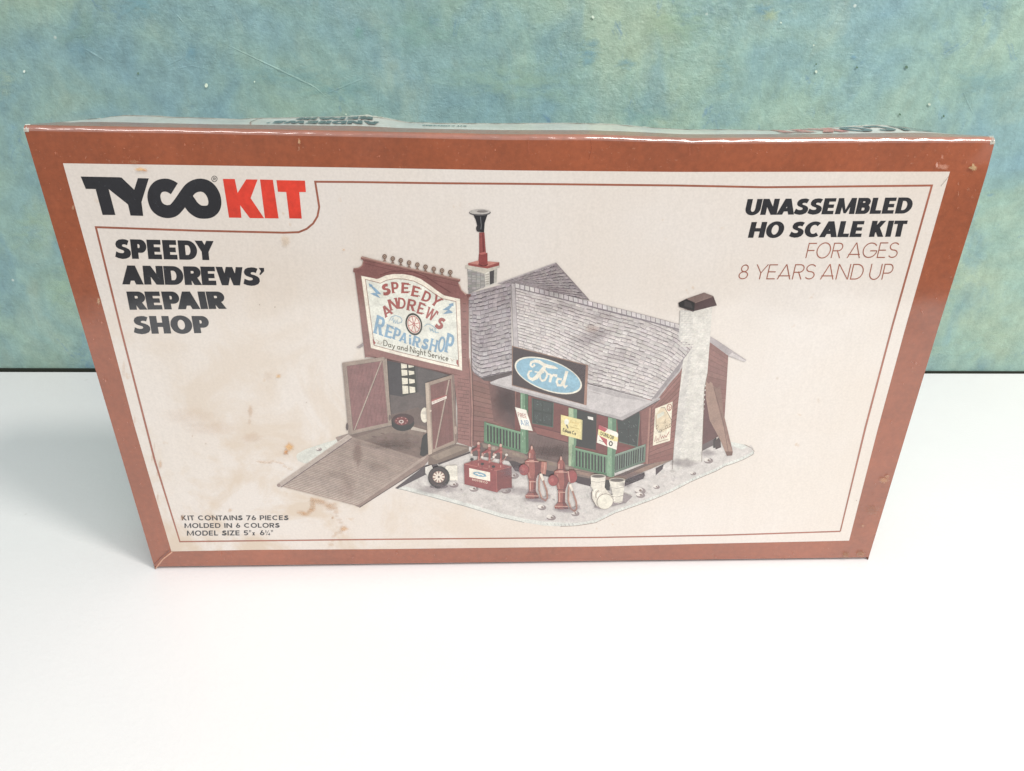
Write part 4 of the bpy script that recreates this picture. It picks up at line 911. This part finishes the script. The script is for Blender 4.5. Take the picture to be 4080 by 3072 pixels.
B_('printed_hanging_sign', label='white, red and yellow sign reading DUNLOP')

# garage facade with its false front
P.poly(C((285, 1386), (350, 1342), (362, 1368), (318, 1394)), (150, 138, 142))
fac = S((418, 222), (440, 213), (540, 240), (700, 285), (1040, 362), (1340, 425), (1590, 482), (1618, 485), (1615, 515), (1592, 524), (1604, 570), (1640, 628), (1690, 665), (1742, 672), (1742, 690), (1718, 720)) + G((1700, 60), (1712, 170), (1735, 500), (1728, 842), (1600, 800), (1598, 500), (1565, 205), (1260, 128), (960, 55), (790, 48)) + S((345, 412), (326, 398), (330, 356), (385, 350), (425, 325), (446, 290), (445, 258), (420, 245))
P.poly(fac, (146, 90, 84))
siding(P, S((352, 420), (420, 440), (540, 1330), (470, 1440)), 1, (136, 86, 82), (120, 76, 72), 2)
P.poly(S((450, 262), (1590, 530), (1640, 640), (1700, 690), (1620, 722), (1420, 680), (1140, 485), (930, 427), (720, 440), (610, 485), (425, 445), (345, 395), (420, 350)), (138, 80, 78))
P.band(S((470, 300), (1590, 570)), 2, (110, 62, 60)); P.band(S((650, 440), (760, 400), (900, 388), (1050, 400), (1200, 455), (1360, 560), (1500, 650)), 4, (112, 60, 60)); P.band(S((440, 255), (1600, 520)), 2.5, (108, 66, 62))
P.band(S((422, 222), (540, 248), (1040, 368), (1610, 492)), 4.5, (176, 132, 118)); P.band(S((334, 360), (400, 352), (438, 318), (450, 270)), 3.4, (170, 124, 110)); P.band(S((1600, 545), (1630, 620), (1680, 668), (1738, 680)), 4, (184, 142, 128)); P.poly(S((1690, 668), (1745, 670), (1742, 695), (1700, 712)), (124, 70, 66))
P.many([S((1645, 780+i*92), (1685, 783+i*92), (1685, 790+i*92), (1645, 787+i*92)) for i in range(8)], (108, 66, 64))
P.many([G((1600, 232+i*33), (1700, 246+i*33), (1700, 251+i*33), (1600, 236+i*33)) for i in range(17)], (112, 70, 66))
P.many([G((1622+((i*37) % 60), 240+i*33), (1626+((i*37) % 60), 240+i*33), (1626+((i*37) % 60), 266+i*33), (1622+((i*37) % 60), 266+i*33)) for i in range(16)], (124, 78, 72))
P.band(G((1700, 60), (1716, 180), (1730, 500), (1724, 835)), 5, (172, 118, 106)); P.band(G((1690, 60), (1706, 180), (1718, 500), (1712, 830)), 2, (112, 66, 62)); P.band(G((1718, -200), (1722, 60), (1740, 500), (1738, 790)), 2.4, (108, 64, 60))
P.band(G((960, 58), (1260, 132), (1562, 212)), 3, (100, 66, 64)); P.band(S((478, 1400), (720, 1460), (1200, 1560), (1620, 1650)), 2, (118, 72, 68))
for (x, y) in [(705, 215), (803, 240), (900, 263), (1000, 290), (1100, 315), (1198, 340), (1298, 365), (1397, 385), (1497, 405)]:
    P.poly(S((x-8, y+18), (x+8, y+20), (x+10, y+42), (x+26, y+62), (x-22, y+52), (x-8, y+42)), (140, 104, 88)); P.ell(*S((x, y))[0], 9, 9.6, (122, 92, 78)); P.ell(*S((x+2, y))[0], 5.5, 5.8, (166, 138, 120)); P.ell(*S((x+2, y+2))[0], 2.6, 2.6, (112, 84, 72))
B_('printed_garage_front')

# open garage doors
def door(tl, tr, br, bl, jamb, name_cols, flip=False):
    wood, red, dark = name_cols
    P.poly(G(tl, tr, br, bl), wood)
    i = jamb; a, b, c, d = [lerp(lerp(tl, tr, i), lerp(bl, br, i), .055), lerp(lerp(tl, tr, 1-i*.55), lerp(bl, br, 1-i*.55), .055), lerp(lerp(tl, tr, 1-i*.55), lerp(bl, br, 1-i*.55), .955), lerp(lerp(tl, tr, i), lerp(bl, br, i), .955)]
    P.poly(G(a, b, c, d), red); n = 26
    Painter.layer += 1
    for k in range(1, n): P.band(G(lerp(a, b, k/n), lerp(d, c, k/n)), 1.5, jit(dark, 10), up=False)
    Painter.layer += 1
    P.band(G(lerp(a, b, .98), lerp(d, c, .04)) if not flip else G(lerp(a, b, .92), lerp(d, c, .12)), 6, tuple(v+12 for v in wood), up=False); P.band(G(lerp(a, b, 1.0), lerp(d, c, .06)) if not flip else G(lerp(a, b, .96), lerp(d, c, .16)), 1.5, (100, 78, 74))
    P.band(G(tl, bl), 2.4, tuple(v+20 for v in wood)); P.band(G(a, d), 1.8, (112, 84, 78)); P.band(G(b, c), 1.5, (112, 84, 78)); P.band(G(a, b), 1.5, (112, 84, 78))
door((584, 98), (955, 45), (1010, 648), (648, 728), .10, ((158, 136, 124), (148, 98, 98), (118, 74, 76)))
P.poly(G((584, 98), (612, 102), (668, 725), (640, 728)), (150, 130, 120)); P.ell(*G((628, 660))[0], 5, 15, (100, 84, 84)); P.band(G((968, 60), (990, 400), (1012, 650)), 8, (160, 140, 128)); P.ell(*G((1003, 580))[0], 5, 12, (110, 94, 90))
door((1318, 275), (1562, 200), (1590, 800), (1345, 905), .17, ((160, 136, 122), (146, 94, 90), (112, 70, 68)), True)
P.poly(G((1316, 278), (1345, 270), (1375, 898), (1345, 908)), (188, 166, 148)); P.poly(G((1548, 205), (1570, 205), (1598, 800), (1580, 812)), (136, 110, 102)); P.ell(*G((1582, 690))[0], 6, 16, (176, 150, 136)); P.ell(*G((1362, 520))[0], 4, 4, (206, 186, 168))
B_('printed_garage_door')
P.poly(G((1372, 432), (1503, 385), (1503, 412), (1374, 466)), (232, 222, 214)); P.poly(G((1372, 424), (1503, 380), (1503, 390), (1372, 440)), (176, 84, 80))
text(P, 'NO SMOKING', *G((1380, 440), (1496, 398), (1380, 456), (1496, 411)), (176, 120, 112), .2, .18, .15)
B_('printed_door_notice')

# the big painted sign on the false front
cr = (230, 218, 204)
P.poly(S((422, 446), (560, 474), (610, 486), (640, 478), (720, 442), (820, 425), (930, 427), (1040, 446), (1140, 485), (1250, 560), (1340, 628), (1420, 682), (1500, 702), (1614, 726), (1640, 1590), (1300, 1510), (900, 1412), (540, 1318)), cr)
P.band(S((422, 446), (540, 1318), (900, 1412), (1300, 1510), (1640, 1590)), 1.8, (170, 140, 126))
inn = [(474, 490), (655, 536), (730, 500), (830, 482), (940, 487), (1060, 512), (1180, 572), (1300, 660), (1400, 722), (1565, 757), (1600, 1540), (1200, 1445), (820, 1350), (580, 1284)]
P.poly(S(*inn), (216, 217, 210)); P.band(S(*inn), 2.6, (158, 112, 96), closed=True)
Rs = (172, 76, 70); Bl = (112, 160, 200)
for ch, x, y, hh, ww, rot in [('S', 722, 612, 140, 96, -18), ('P', 832, 588, 130, 88, -6), ('E', 955, 594, 125, 96, 2), ('E', 1080, 636, 125, 96, 12), ('D', 1213, 700, 125, 100, 22), ('Y', 1328, 752, 125, 112, 36)]: letter(P, ch, *S((x, y))[0], hh/3.028, ww/3.028, rot, Rs, .25, .18)
for ch, x, y, hh, ww, rot in [('A', 728, 868, 132, 112, -30), ('N', 812, 790, 132, 116, -14), ('D', 912, 778, 132, 94, 2), ('R', 1030, 800, 135, 104, 10), ('E', 1145, 840, 138, 80, 16), ('W', 1262, 910, 136, 124, 26), ('S', 1378, 1020, 145, 92, 26)]: letter(P, ch, *S((x, y))[0], hh/3.028, ww/3.028, rot, Rs, .24, .16)
P.poly(S((1338, 880), (1358, 884), (1346, 918), (1336, 916)), Rs)
for ch, x, y, hh, ww, rot in [('R', 645, 1045, 215, 112, 12), ('E', 762, 1120, 150, 92, 12), ('P', 855, 1150, 140, 84, 14), ('A', 935, 1190, 118, 92, 14), ('R', 1090, 1240, 120, 92, 12), ('S', 1196, 1268, 130, 80, 12), ('H', 1297, 1285, 140, 88, 12), ('O', 1393, 1272, 180, 86, 10), ('P', 1490, 1262, 225, 96, 10)]: letter(P, ch, *S((x, y))[0], hh/3.028, ww/3.028, rot, Bl, .27, .15, 0.12)
P.poly(S((1000, 1192), (1026, 1196), (1028, 1276), (1000, 1272)), Bl); P.ell(*S((1013, 1168))[0], 4.6, 4.6, Bl)
Dk = (92, 84, 62)
text(P, 'Day and Night Service', *S((692, 1216), (1478, 1402), (690, 1288), (1474, 1478)), Dk, .12, .11, .09, .8, .26)
x, y = S((1058, 1030))[0]
P.ell(x, y, 33, 45, (62, 58, 54), -.25); P.ell(x, y, 26.5, 37, (226, 214, 204), -.25); P.band(ellipse(x, y, 23, 33, -.25, 30), 3.4, (186, 84, 78), closed=True)
for a in range(4):
    e = ellipse(x, y, 22, 32, -.25, 8); P.band([e[a], e[a+4]], 3.0, (192, 92, 86))
P.ell(x, y, 5, 6, (176, 64, 60)); P.ell(x, y, 1.8, 2, (226, 214, 204))
for pts in [[(765, 985), (790, 940), (840, 925), (895, 945), (920, 985)], [(790, 985), (808, 955), (812, 1000)], [(812, 1015), (830, 975), (835, 1020)], [(840, 1022), (858, 975), (862, 1024)], [(865, 1018), (905, 1010), (918, 980)],
            [(1185, 1055), (1215, 1028), (1250, 1030), (1290, 1055), (1330, 1090)], [(1248, 1070), (1262, 1115)], [(1280, 1078), (1296, 1128)], [(1308, 1085), (1326, 1138)], [(1262, 1092), (1300, 1120), (1358, 1132)]]: P.band(S(*pts), 3.0, (140, 176, 202))
P.poly(S((513, 535), (562, 558), (556, 570), (600, 600), (665, 668), (612, 664), (655, 716), (532, 660), (600, 650), (540, 575), (528, 585)), (112, 158, 198)); P.poly(S((1535, 773), (1476, 787), (1490, 800), (1405, 856), (1468, 862), (1408, 908), (1530, 892), (1484, 852), (1520, 808), (1535, 815)), (112, 158, 198))
P.poly(S((562, 1205), (600, 1255), (580, 1278), (572, 1276)), Rs); P.poly(S((1572, 1458), (1590, 1462), (1594, 1535), (1570, 1500)), Rs); P.band(S((605, 1215), (640, 1240), (615, 1262), (660, 1270), (680, 1240)), 2.2, (196, 176, 160)); P.band(S((1500, 1440), (1520, 1470), (1545, 1450)), 2.2, (196, 176, 160))
B_('printed_shop_sign', label='big arched sign with a spoked wheel reading SPEEDY ANDREW’S REPAiRSHOP Day and Night Service')

# yard: tyre, motor cabinet, fuel pumps, barrels
def barrel(f, pts, rim, col=(224, 217, 206), bands=()):
    P.poly(f(*pts), col); 
    for b in bands: P.band(f(*b), 3, (178, 168, 160)); P.band(f(*[(x, y-5) for x, y in b]), 2, (240, 234, 224))
    if rim: P.ell(*f(rim[:2])[0], rim[2], rim[3], (176, 166, 156)); P.ell(*f((rim[0], rim[1]+3))[0], rim[2]*.8, rim[3]*.7, (112, 104, 100))
P.poly(Q((262, 855), (330, 830), (360, 900), (300, 960), (262, 920)), (212, 206, 202))
barrel(Q, [(480, 858), (500, 838), (614, 835), (618, 1000), (540, 1002), (500, 960)], None, bands=[[(520, 860), (530, 990)], [(590, 840), (596, 1000)]])
P.ell(*Q((412, 1068))[0], 36, 8, (128, 118, 124))
P.ell(*Q((412, 965))[0], 43.5, 43.5, (70, 60, 62)); P.ell(*Q((404, 960))[0], 37, 37, (88, 76, 78)); P.ell(*Q((410, 960))[0], 28, 28, (60, 50, 52)); x, y = Q((410, 962))[0]
P.ell(x, y, 25, 24, (150, 112, 104))
for a in range(10): P.band([(x+8*math.cos(a*.628), y+8*math.sin(a*.628)), (x+23*math.cos(a*.628), y+22*math.sin(a*.628))], 6, (230, 214, 200))
P.ell(x, y, 10, 10, (226, 210, 198)); P.ell(x, y, 4, 4, (110, 90, 84))
B_('printed_tyre_and_drum')
P.poly(Q((700, 1040), (1050, 1135), (1225, 1090), (1240, 1070), (1210, 1060), (900, 1040)), (166, 152, 156))
P.poly(Q((688, 818), (860, 765), (1212, 848), (1042, 892)), (160, 72, 66)); P.poly(Q((688, 818), (1042, 892), (1052, 1132), (1000, 1120), (694, 1042)), (156, 62, 58)); P.poly(Q((1042, 892), (1212, 848), (1215, 1080), (1140, 1090), (1100, 1092), (1052, 1132)), (138, 52, 52)); P.band(Q((690, 818), (1042, 892), (1212, 848)), 2, (200, 112, 100)); P.band(Q((1042, 892), (1052, 1130)), 2, (190, 98, 88))
P.poly(Q((745, 864), (975, 912), (976, 1010), (746, 962)), (232, 222, 208)); e = [(860+73*math.cos(t), 934+24*math.sin(t)+15*math.cos(t)) for t in [2*PI*i/24 for i in range(24)]]; P.poly(Q(*e), (112, 166, 200)); P.band(Q((812, 925), (835, 922), (850, 938), (875, 934), (905, 948)), 4, (232, 224, 212))
text(P, 'MOTOR CO', *Q((778, 978), (948, 1014), (778, 1000), (946, 1038)), (226, 190, 172), .26, .2, .15)
for (x, b) in [(850, 855), (968, 880), (1094, 878)]:
    P.band(Q((x, b), (x+2, b-140), (x, b-240)), [12, 8, 7], (164, 74, 68)); P.ell(*Q((x-2, b-262))[0], 5.5, 7, (206, 160, 146)); P.ell(*Q((x, b-232))[0], 6.5, 6, (176, 86, 78)); P.ell(*Q((x, b-190))[0], 7, 5, (186, 98, 88))
    P.band(Q((x-4, b-215), (x-50, b-190), (x-80, b-175)), [11, 9, 6], (156, 66, 62)); P.band(Q((x-78, b-182), (x-80, b-140)), 6, (196, 140, 128)); P.ell(*Q((x-80, b-136))[0], 5, 5, (222, 208, 200)); P.band(Q((x+10, b-80), (x+50, b-125), (x+62, b-160)), 4.6, (176, 126, 118)); P.ell(*Q((x+62, b-160))[0], 5.4, 5, (216, 206, 200)); P.band(Q((x-3, b-20), (x-2, b-120)), 2, (214, 150, 136)); P.ell(*Q((x, b-60))[0], 7.4, 5, (150, 60, 58))
for (x, y) in [(775, 800), (890, 850), (1012, 880)]: P.band(Q((x, y+22), (x, y-24)), 7, (150, 62, 60)); P.ell(*Q((x, y-32))[0], 7, 5, (66, 62, 62))
B_('printed_motor_cabinet', label='dark red oil cabinet lettered MOTOR CO')
def pump(dx, dy, k=1.0, right=False):
    f = lambda *p: Q(*[(x+dx, y+dy) for x, y in p]); b = (166, 88, 78); lo = (128, 62, 58); hi = (214, 156, 140)
    P.poly(f((1370, 1205), (1520, 1200), (1640, 1160), (1640, 1190), (1560, 1240), (1420, 1225)), (172, 162, 168))
    P.band(f((1528, 925), (1515, 1010), (1515, 1110), (1545, 1200), (1585, 1222), (1606, 1190), (1600, 1120), (1572, 1040), (1545, 950)), 7, (176, 122, 106)); P.band(f((1532, 925), (1560, 1000)), 10, (230, 216, 204)); P.band(f((1524, 950), (1522, 1110), (1548, 1192)), 2, (216, 172, 156))
    P.poly(f((1432, 618), (1442, 622), (1450, 655), (1472, 692), (1478, 765), (1508, 792), (1516, 900), (1482, 985), (1478, 1120), (1512, 1175), (1512, 1196), (1440, 1204), (1368, 1195), (1360, 1168), (1402, 1128), (1402, 990), (1370, 905), (1356, 790), (1398, 762), (1396, 692), (1418, 655), (1424, 622)), b)
    P.poly(f((1460, 680), (1478, 765), (1508, 792), (1516, 900), (1482, 985), (1478, 1120), (1512, 1175), (1512, 1196), (1462, 1200), (1450, 1120), (1458, 990), (1470, 900), (1462, 780), (1450, 760)), lo)
    for yy, w in [(762, 46), (790, 70), (985, 48), (1012, 40), (1130, 42), (1168, 74)]: P.band(f((1438-w, yy), (1438+w, yy+3)), 3.2, hi if yy in (790, 1168, 1012) else (120, 56, 54))
    P.band(f((1412, 700), (1410, 755)), 4, hi); P.band(f((1392, 815), (1396, 900), (1418, 975)), 5, (188, 116, 102)); P.band(f((1418, 1020), (1418, 1120)), 4, hi); P.ell(*f((1433, 640))[0], 4, 8, hi)
    P.poly(f((1405, 775), (1460, 775), (1455, 800), (1410, 800)), (206, 140, 126))
    P.ell(*f((1350, 882))[0], 21, 23, (134, 48, 50)); P.ell(*f((1345, 885))[0], 19, 20, (172, 62, 62)); P.ell(*f((1338, 878))[0], 7, 8, (192, 92, 88))
    if right: P.ell(*f((1550, 838))[0], 22, 27, (140, 54, 54)); P.ell(*f((1558, 845))[0], 19, 24, (166, 66, 64)); P.band(f((1510, 780), (1530, 900)), 4, hi)
    else: P.poly(f((1540, 792), (1600, 798), (1596, 860), (1588, 935), (1540, 925), (1525, 880)), (184, 110, 94)); P.poly(f((1510, 790), (1542, 792), (1530, 905), (1512, 930)), (126, 66, 62)); P.band(f((1580, 805), (1566, 925)), 2.5, (214, 158, 140))
pump(0, 0); B_('printed_fuel_pump', label='left printed fuel pump'); pump(322, 116, right=True); B_('printed_fuel_pump', label='right printed fuel pump')
P.poly(T((500, 1090), (560, 1108), (800, 1050), (860, 990), (780, 960)), (150, 138, 144))
barrel(T, [(472, 800), (612, 800), (600, 925), (500, 935), (478, 900)], (541, 800, 30, 8), bands=[[(478, 850), (545, 858), (606, 848)]])
barrel(T, [(642, 840), (792, 832), (766, 1042), (730, 1054), (690, 1046), (668, 930)], (717, 836, 33, 9), bands=[[(652, 905), (715, 915), (784, 900)], [(664, 985), (715, 995), (774, 978)], [(680, 1035), (725, 1046), (768, 1032)]])
P.poly(T((482, 950), (510, 915), (600, 905), (682, 1005), (650, 1090), (570, 1105), (520, 1070), (484, 1010)), (222, 214, 202))
for k in range(4): P.band(T(*[(505+k*18+30*math.cos(t)*1.9*.55+28, 975+k*16-8+math.sin(t)*46) for t in [math.radians(v) for v in range(150, 271, 12)]]), 4, (172, 160, 150) if k % 2 else (242, 236, 226))
P.ell(*T((604, 1036))[0], 34, 31, (172, 160, 150), -.5); P.ell(*T((606, 1038))[0], 31, 28.5, (228, 222, 208), -.5)
P.band(T((482, 950), (484, 1010), (520, 1075)), 3, (120, 108, 106))
B_('printed_barrel_group', label='three white printed drums, one lying down')

# soft printed shading, stains and painted film glints on the card (see-through ink)
P = Painter()
def hb(x, y, rx, ry, c, a, **k): q = H((x, y))[0]; P.blob(q[0], q[1], rx, ry, c, a, **k)
for (x, y, rx, ry, a) in [(1090, 640, 70, 34, .30), (1180, 600, 60, 26, .22), (1200, 470, 50, 20, .25), (900, 420, 90, 30, .18), (330, 620, 50, 90, .16), (1120, 880, 90, 40, .16), (840, 300, 80, 26, .25), (1350, 760, 90, 40, .12)]: hb(x, y, rx, ry, (120, 96, 112), a*.8)
hb(1120, 565, 34, 16, (190, 130, 90), .2)
hb(490, 1110, 60, 60, (70, 48, 50), .25); hb(820, 1470, 90, 30, (80, 58, 58), .3)
for (x, y, rx, ry, a, c) in [(720, 900, 22, 60, .42, (120, 72, 52)), (640, 1200, 40, 60, .2, (130, 80, 52)), (900, 1010, 50, 30, .22, (110, 84, 80)), (560, 1080, 70, 26, .14, (110, 80, 70)), (1040, 820, 90, 22, .35, (84, 68, 70)), (900, 830, 60, 14, .3, (84, 68, 70))]: q = G((x, y))[0]; P.blob(q[0], q[1], rx, ry, c, a*.55)
for (x, y, rx, ry) in [(500, 1080, 60, 20), (1300, 1120, 70, 22), (1480, 1215, 60, 14), (1800, 1320, 60, 14), (300, 1110, 60, 20), (1230, 900, 60, 26)]: q = Q((x, y))[0]; P.blob(q[0], q[1], rx, ry, (150, 132, 146), .30)
for (x, y, rx, ry) in [(880, 800, 60, 22), (1350, 680, 70, 22), (1560, 590, 40, 16), (800, 880, 30, 14)]: q = T((x, y))[0]; P.blob(q[0], q[1], rx, ry, (130, 112, 128), .35)
# age stains on the paper, and painted film glints at the corner
P.warm = True
def st_(x, y, rx, ry, c=(176, 120, 62), a=.5, **k): P.blob(x, y, rx, ry, tuple(v+(w-v)*.30 for v, w in zip(c, (224, 196, 164))), a*.75, **k)
for s_ in [(*G((118, 838))[0], 22, 20, (214, 158, 84), .75), (*G((90, 885))[0], 12, 12, (168, 104, 44), .85), (*G((22, 215))[0], 13, 9, (205, 165, 105), .6), (*G((600, 1560))[0], 22, 9, (205, 150, 90), .6), (*G((500, 1460))[0], 6, 6, (180, 130, 80), .6),
           (*L1((885, 432))[0], 26, 8, (214, 160, 92), .8), (*L1((915, 440))[0], 12, 5, (176, 108, 52), .8), (*L1((1885, 258))[0], 6, 13, (206, 166, 132), .8), (*L1((1885, 300))[0], 5, 12, (150, 100, 82), .6), (*L1((2165, 938))[0], 6, 6, (196, 150, 110), .6),
           (*L1((1800, 880))[0], 24, 30, (190, 165, 140), .35), (*L1((850, 385))[0], 26, 10, (150, 118, 96), .35), (*L1((465, 672))[0], 6, 12, (180, 140, 120), .6), (*L1((625, 1260))[0], 7, 18, (196, 168, 142), .6), (*L1((1733, 1298))[0], 3, 4, (120, 80, 60), .7), (*L1((1637, 1283))[0], 3, 3, (110, 70, 50), .7)]: st_(*s_)
E3 = fr(400, 1300, 1.587)
for (x, y, rx, ry, a) in [(950, 530, 12, 26, .42), (945, 600, 8, 14, .3), (380, 870, 8, 20, .65), (365, 930, 6, 12, .45), (330, 830, 5, 18, .4), (366, 1075, 4, 20, .5), (345, 760, 4, 22, .3), (822, 1160, 9, 8, .55), (585, 690, 3, 6, .5), (668, 738, 5, 5, .4), (1305, 478, 3.4, 3.4, .6), (520, 1205, 9, 13, .5), (712, 1200, 16, 4, .4), (1060, 310, 20, 22, .15), (150, 270, 8, 44, .25), (220, 590, 6, 20, .3), (1130, 310, 12, 10, .3), (960, 700, 46, 26, .20), (700, 640, 120, 34, .14), (560, 560, 130, 40, .12)]: q = E3((x, y))[0]; st_(q[0], q[1], rx, ry, (176, 126, 84), a*.8)
for pl, w, a in [([(1005, 850), (1050, 862), (1095, 850), (1150, 865), (1185, 895), (1225, 915)], 5, .30), ([(1340, 1085), (1345, 1150), (1310, 1180), (1290, 1190), (1250, 1165)], 8, .28), ([(1480, 1120), (1500, 1200), (1540, 1270), (1530, 1290), (1480, 1310), (1455, 1400)], 7, .26), ([(1350, 1100), (1420, 1110), (1480, 1160)], 12, .14)]:
    for i in range(13):
        e = along(E3(*pl), i/13); P.blob(e[0]+random.uniform(-2, 2), e[1]+random.uniform(-2, 2), w*random.uniform(1.2, 2.6), w*random.uniform(.7, 1.5), (192, 148, 104), a*.75, n=9)
E4 = fr(2900, 1300, 1.586)
for (x, y, rx, ry, a, c) in [(985, 970, 20, 13, .6, (206, 150, 112)), (1005, 945, 10, 9, .5, (214, 160, 124)), (745, 1440, 18, 15, .6, (150, 104, 70)), (835, 1435, 22, 15, .6, (160, 112, 78)), (910, 1160, 34, 24, .3, (160, 110, 90)), (810, 1097, 2.5, 3, .9, (80, 60, 50)), (570, 465, 6, 12, .2, (190, 150, 100)), (310, 325, 6, 6, .25, (200, 150, 90)), (850, 1255, 8, 6, .4, (220, 170, 130))]: q = E4((x, y))[0]; st_(q[0], q[1], rx, ry, c, a)
E7 = fr(3600, 480, 3.967)
for (x, y, rx, ry, a, c) in [(1085, 745, 16, 13, .95, (196, 170, 128)), (1080, 700, 6, 8, .9, (196, 170, 128)), (1035, 740, 8, 5, .9, (190, 160, 118)), (610, 730, 26, 13, .5, (236, 178, 168)), (515, 700, 6, 14, .7, (240, 190, 190)), (600, 570, 5, 11, .5, (228, 160, 150)), (1000, 1080, 8, 10, .4, (176, 110, 96)), (850, 990, 3, 8, .5, (206, 140, 122)), (850, 1150, 3, 12, .5, (206, 140, 122))]: q = E7((x, y))[0]; st_(q[0], q[1], rx, ry, c, a)  # palest pink blobs are film highlights put into the colour
for _ in range(150):   # rubbed flecks over the brown border
    sd = random.choice('tttlrb'); u = random.random()
    if sd == 't': x, y = 110+3820*u, random.uniform(575, 640)
    elif sd == 'b': x, y = 640+2800*u, random.uniform(2200, 2235)
    elif sd == 'l': x, y = 88+(618-88)*u+random.uniform(25, 110)*(1-.4*u), 560+1660*u
    else: x, y = 3950-(3950-3450)*u-random.uniform(20, 120)*(1-.4*u), 600+1600*u
    P.blob(x, y, random.uniform(1.5, 4), random.uniform(2, 7), (196, 126, 104), random.uniform(.25, .6), rot=random.random()*3, n=8)
x, y = 1425, 560
P.band([(2352, 556), (2356, 590), (2345, 636)], 2, (128, 66, 50, .6)); P.band([(2105, 545), (2108, 610)], 2, (178, 104, 86, .5)); P.band([(2746, 566), (2748, 620)], 2, (190, 114, 96, .5))
P.band(E7((575, 1035), (640, 960), (700, 880)), 2, (120, 104, 96, .6))
P.band([(622, 2262), (650, 2226), (688, 2196)], 5, (222, 176, 156, .6)); P.band([(612, 2250), (640, 2222), (676, 2190)], 5, (110, 78, 66, .35)); P.build('printed_stains_and_glints', WASH)

# ------------------------------------------------------------------ print on the top panel, upside down to the camera
def TOPP(x, y, off=0.0):      # x: position along the box in px of the top line, y: depth 0..100
    u, _ = uz(x, float(np.interp(x, [p[0] for p in FRONT_TOP], [p[1] for p in FRONT_TOP])), 0.0)
    t = BORD+(1-BORD)*y/100
    return top_point(min(max(u, 0), WB), t, 3e-5+off*.5)
for txt, q, mat, ws_, lab in [("TYCO", ((3870, 18), (3490, 18), (3850, 82), (3475, 82)), BLACKINK, 1.1, 'upside down logo on the top'), ("KIT", ((3470, 18), (3180, 18), (3455, 82), (3165, 82)), REDINK, 1.1, 'upside down red word on the top'),
                         ("ANDREWS’", ((1490, 14), (1005, 14), (1475, 44), (1005, 44)), BLACKINK, 1, 'upside down title on the top'), ("REPAIR", ((1440, 58), (1100, 58), (1430, 84), (1100, 84)), BLACKINK, 1, None), ("KIT CONTAINS", ((1850, 34), (1660, 34), (1850, 46), (1660, 46)), BLACKINK, 1, None)]:
    P = Painter(TOPP); text(P, txt, *q, K, wv=.34, wh=.24, gap=.06, ws=ws_)
    P.f = [f[::-1] for f in P.f]; P.build('top_lettering', mat, topp, lab)
P = Painter(TOPP); P.band([(950, 6), (930, 30), (925, 70), (930, 96)], 5, (170, 110, 95)); P.f = [f[::-1] for f in P.f]; P.build('top_frame_line', RUSTINK, topp)
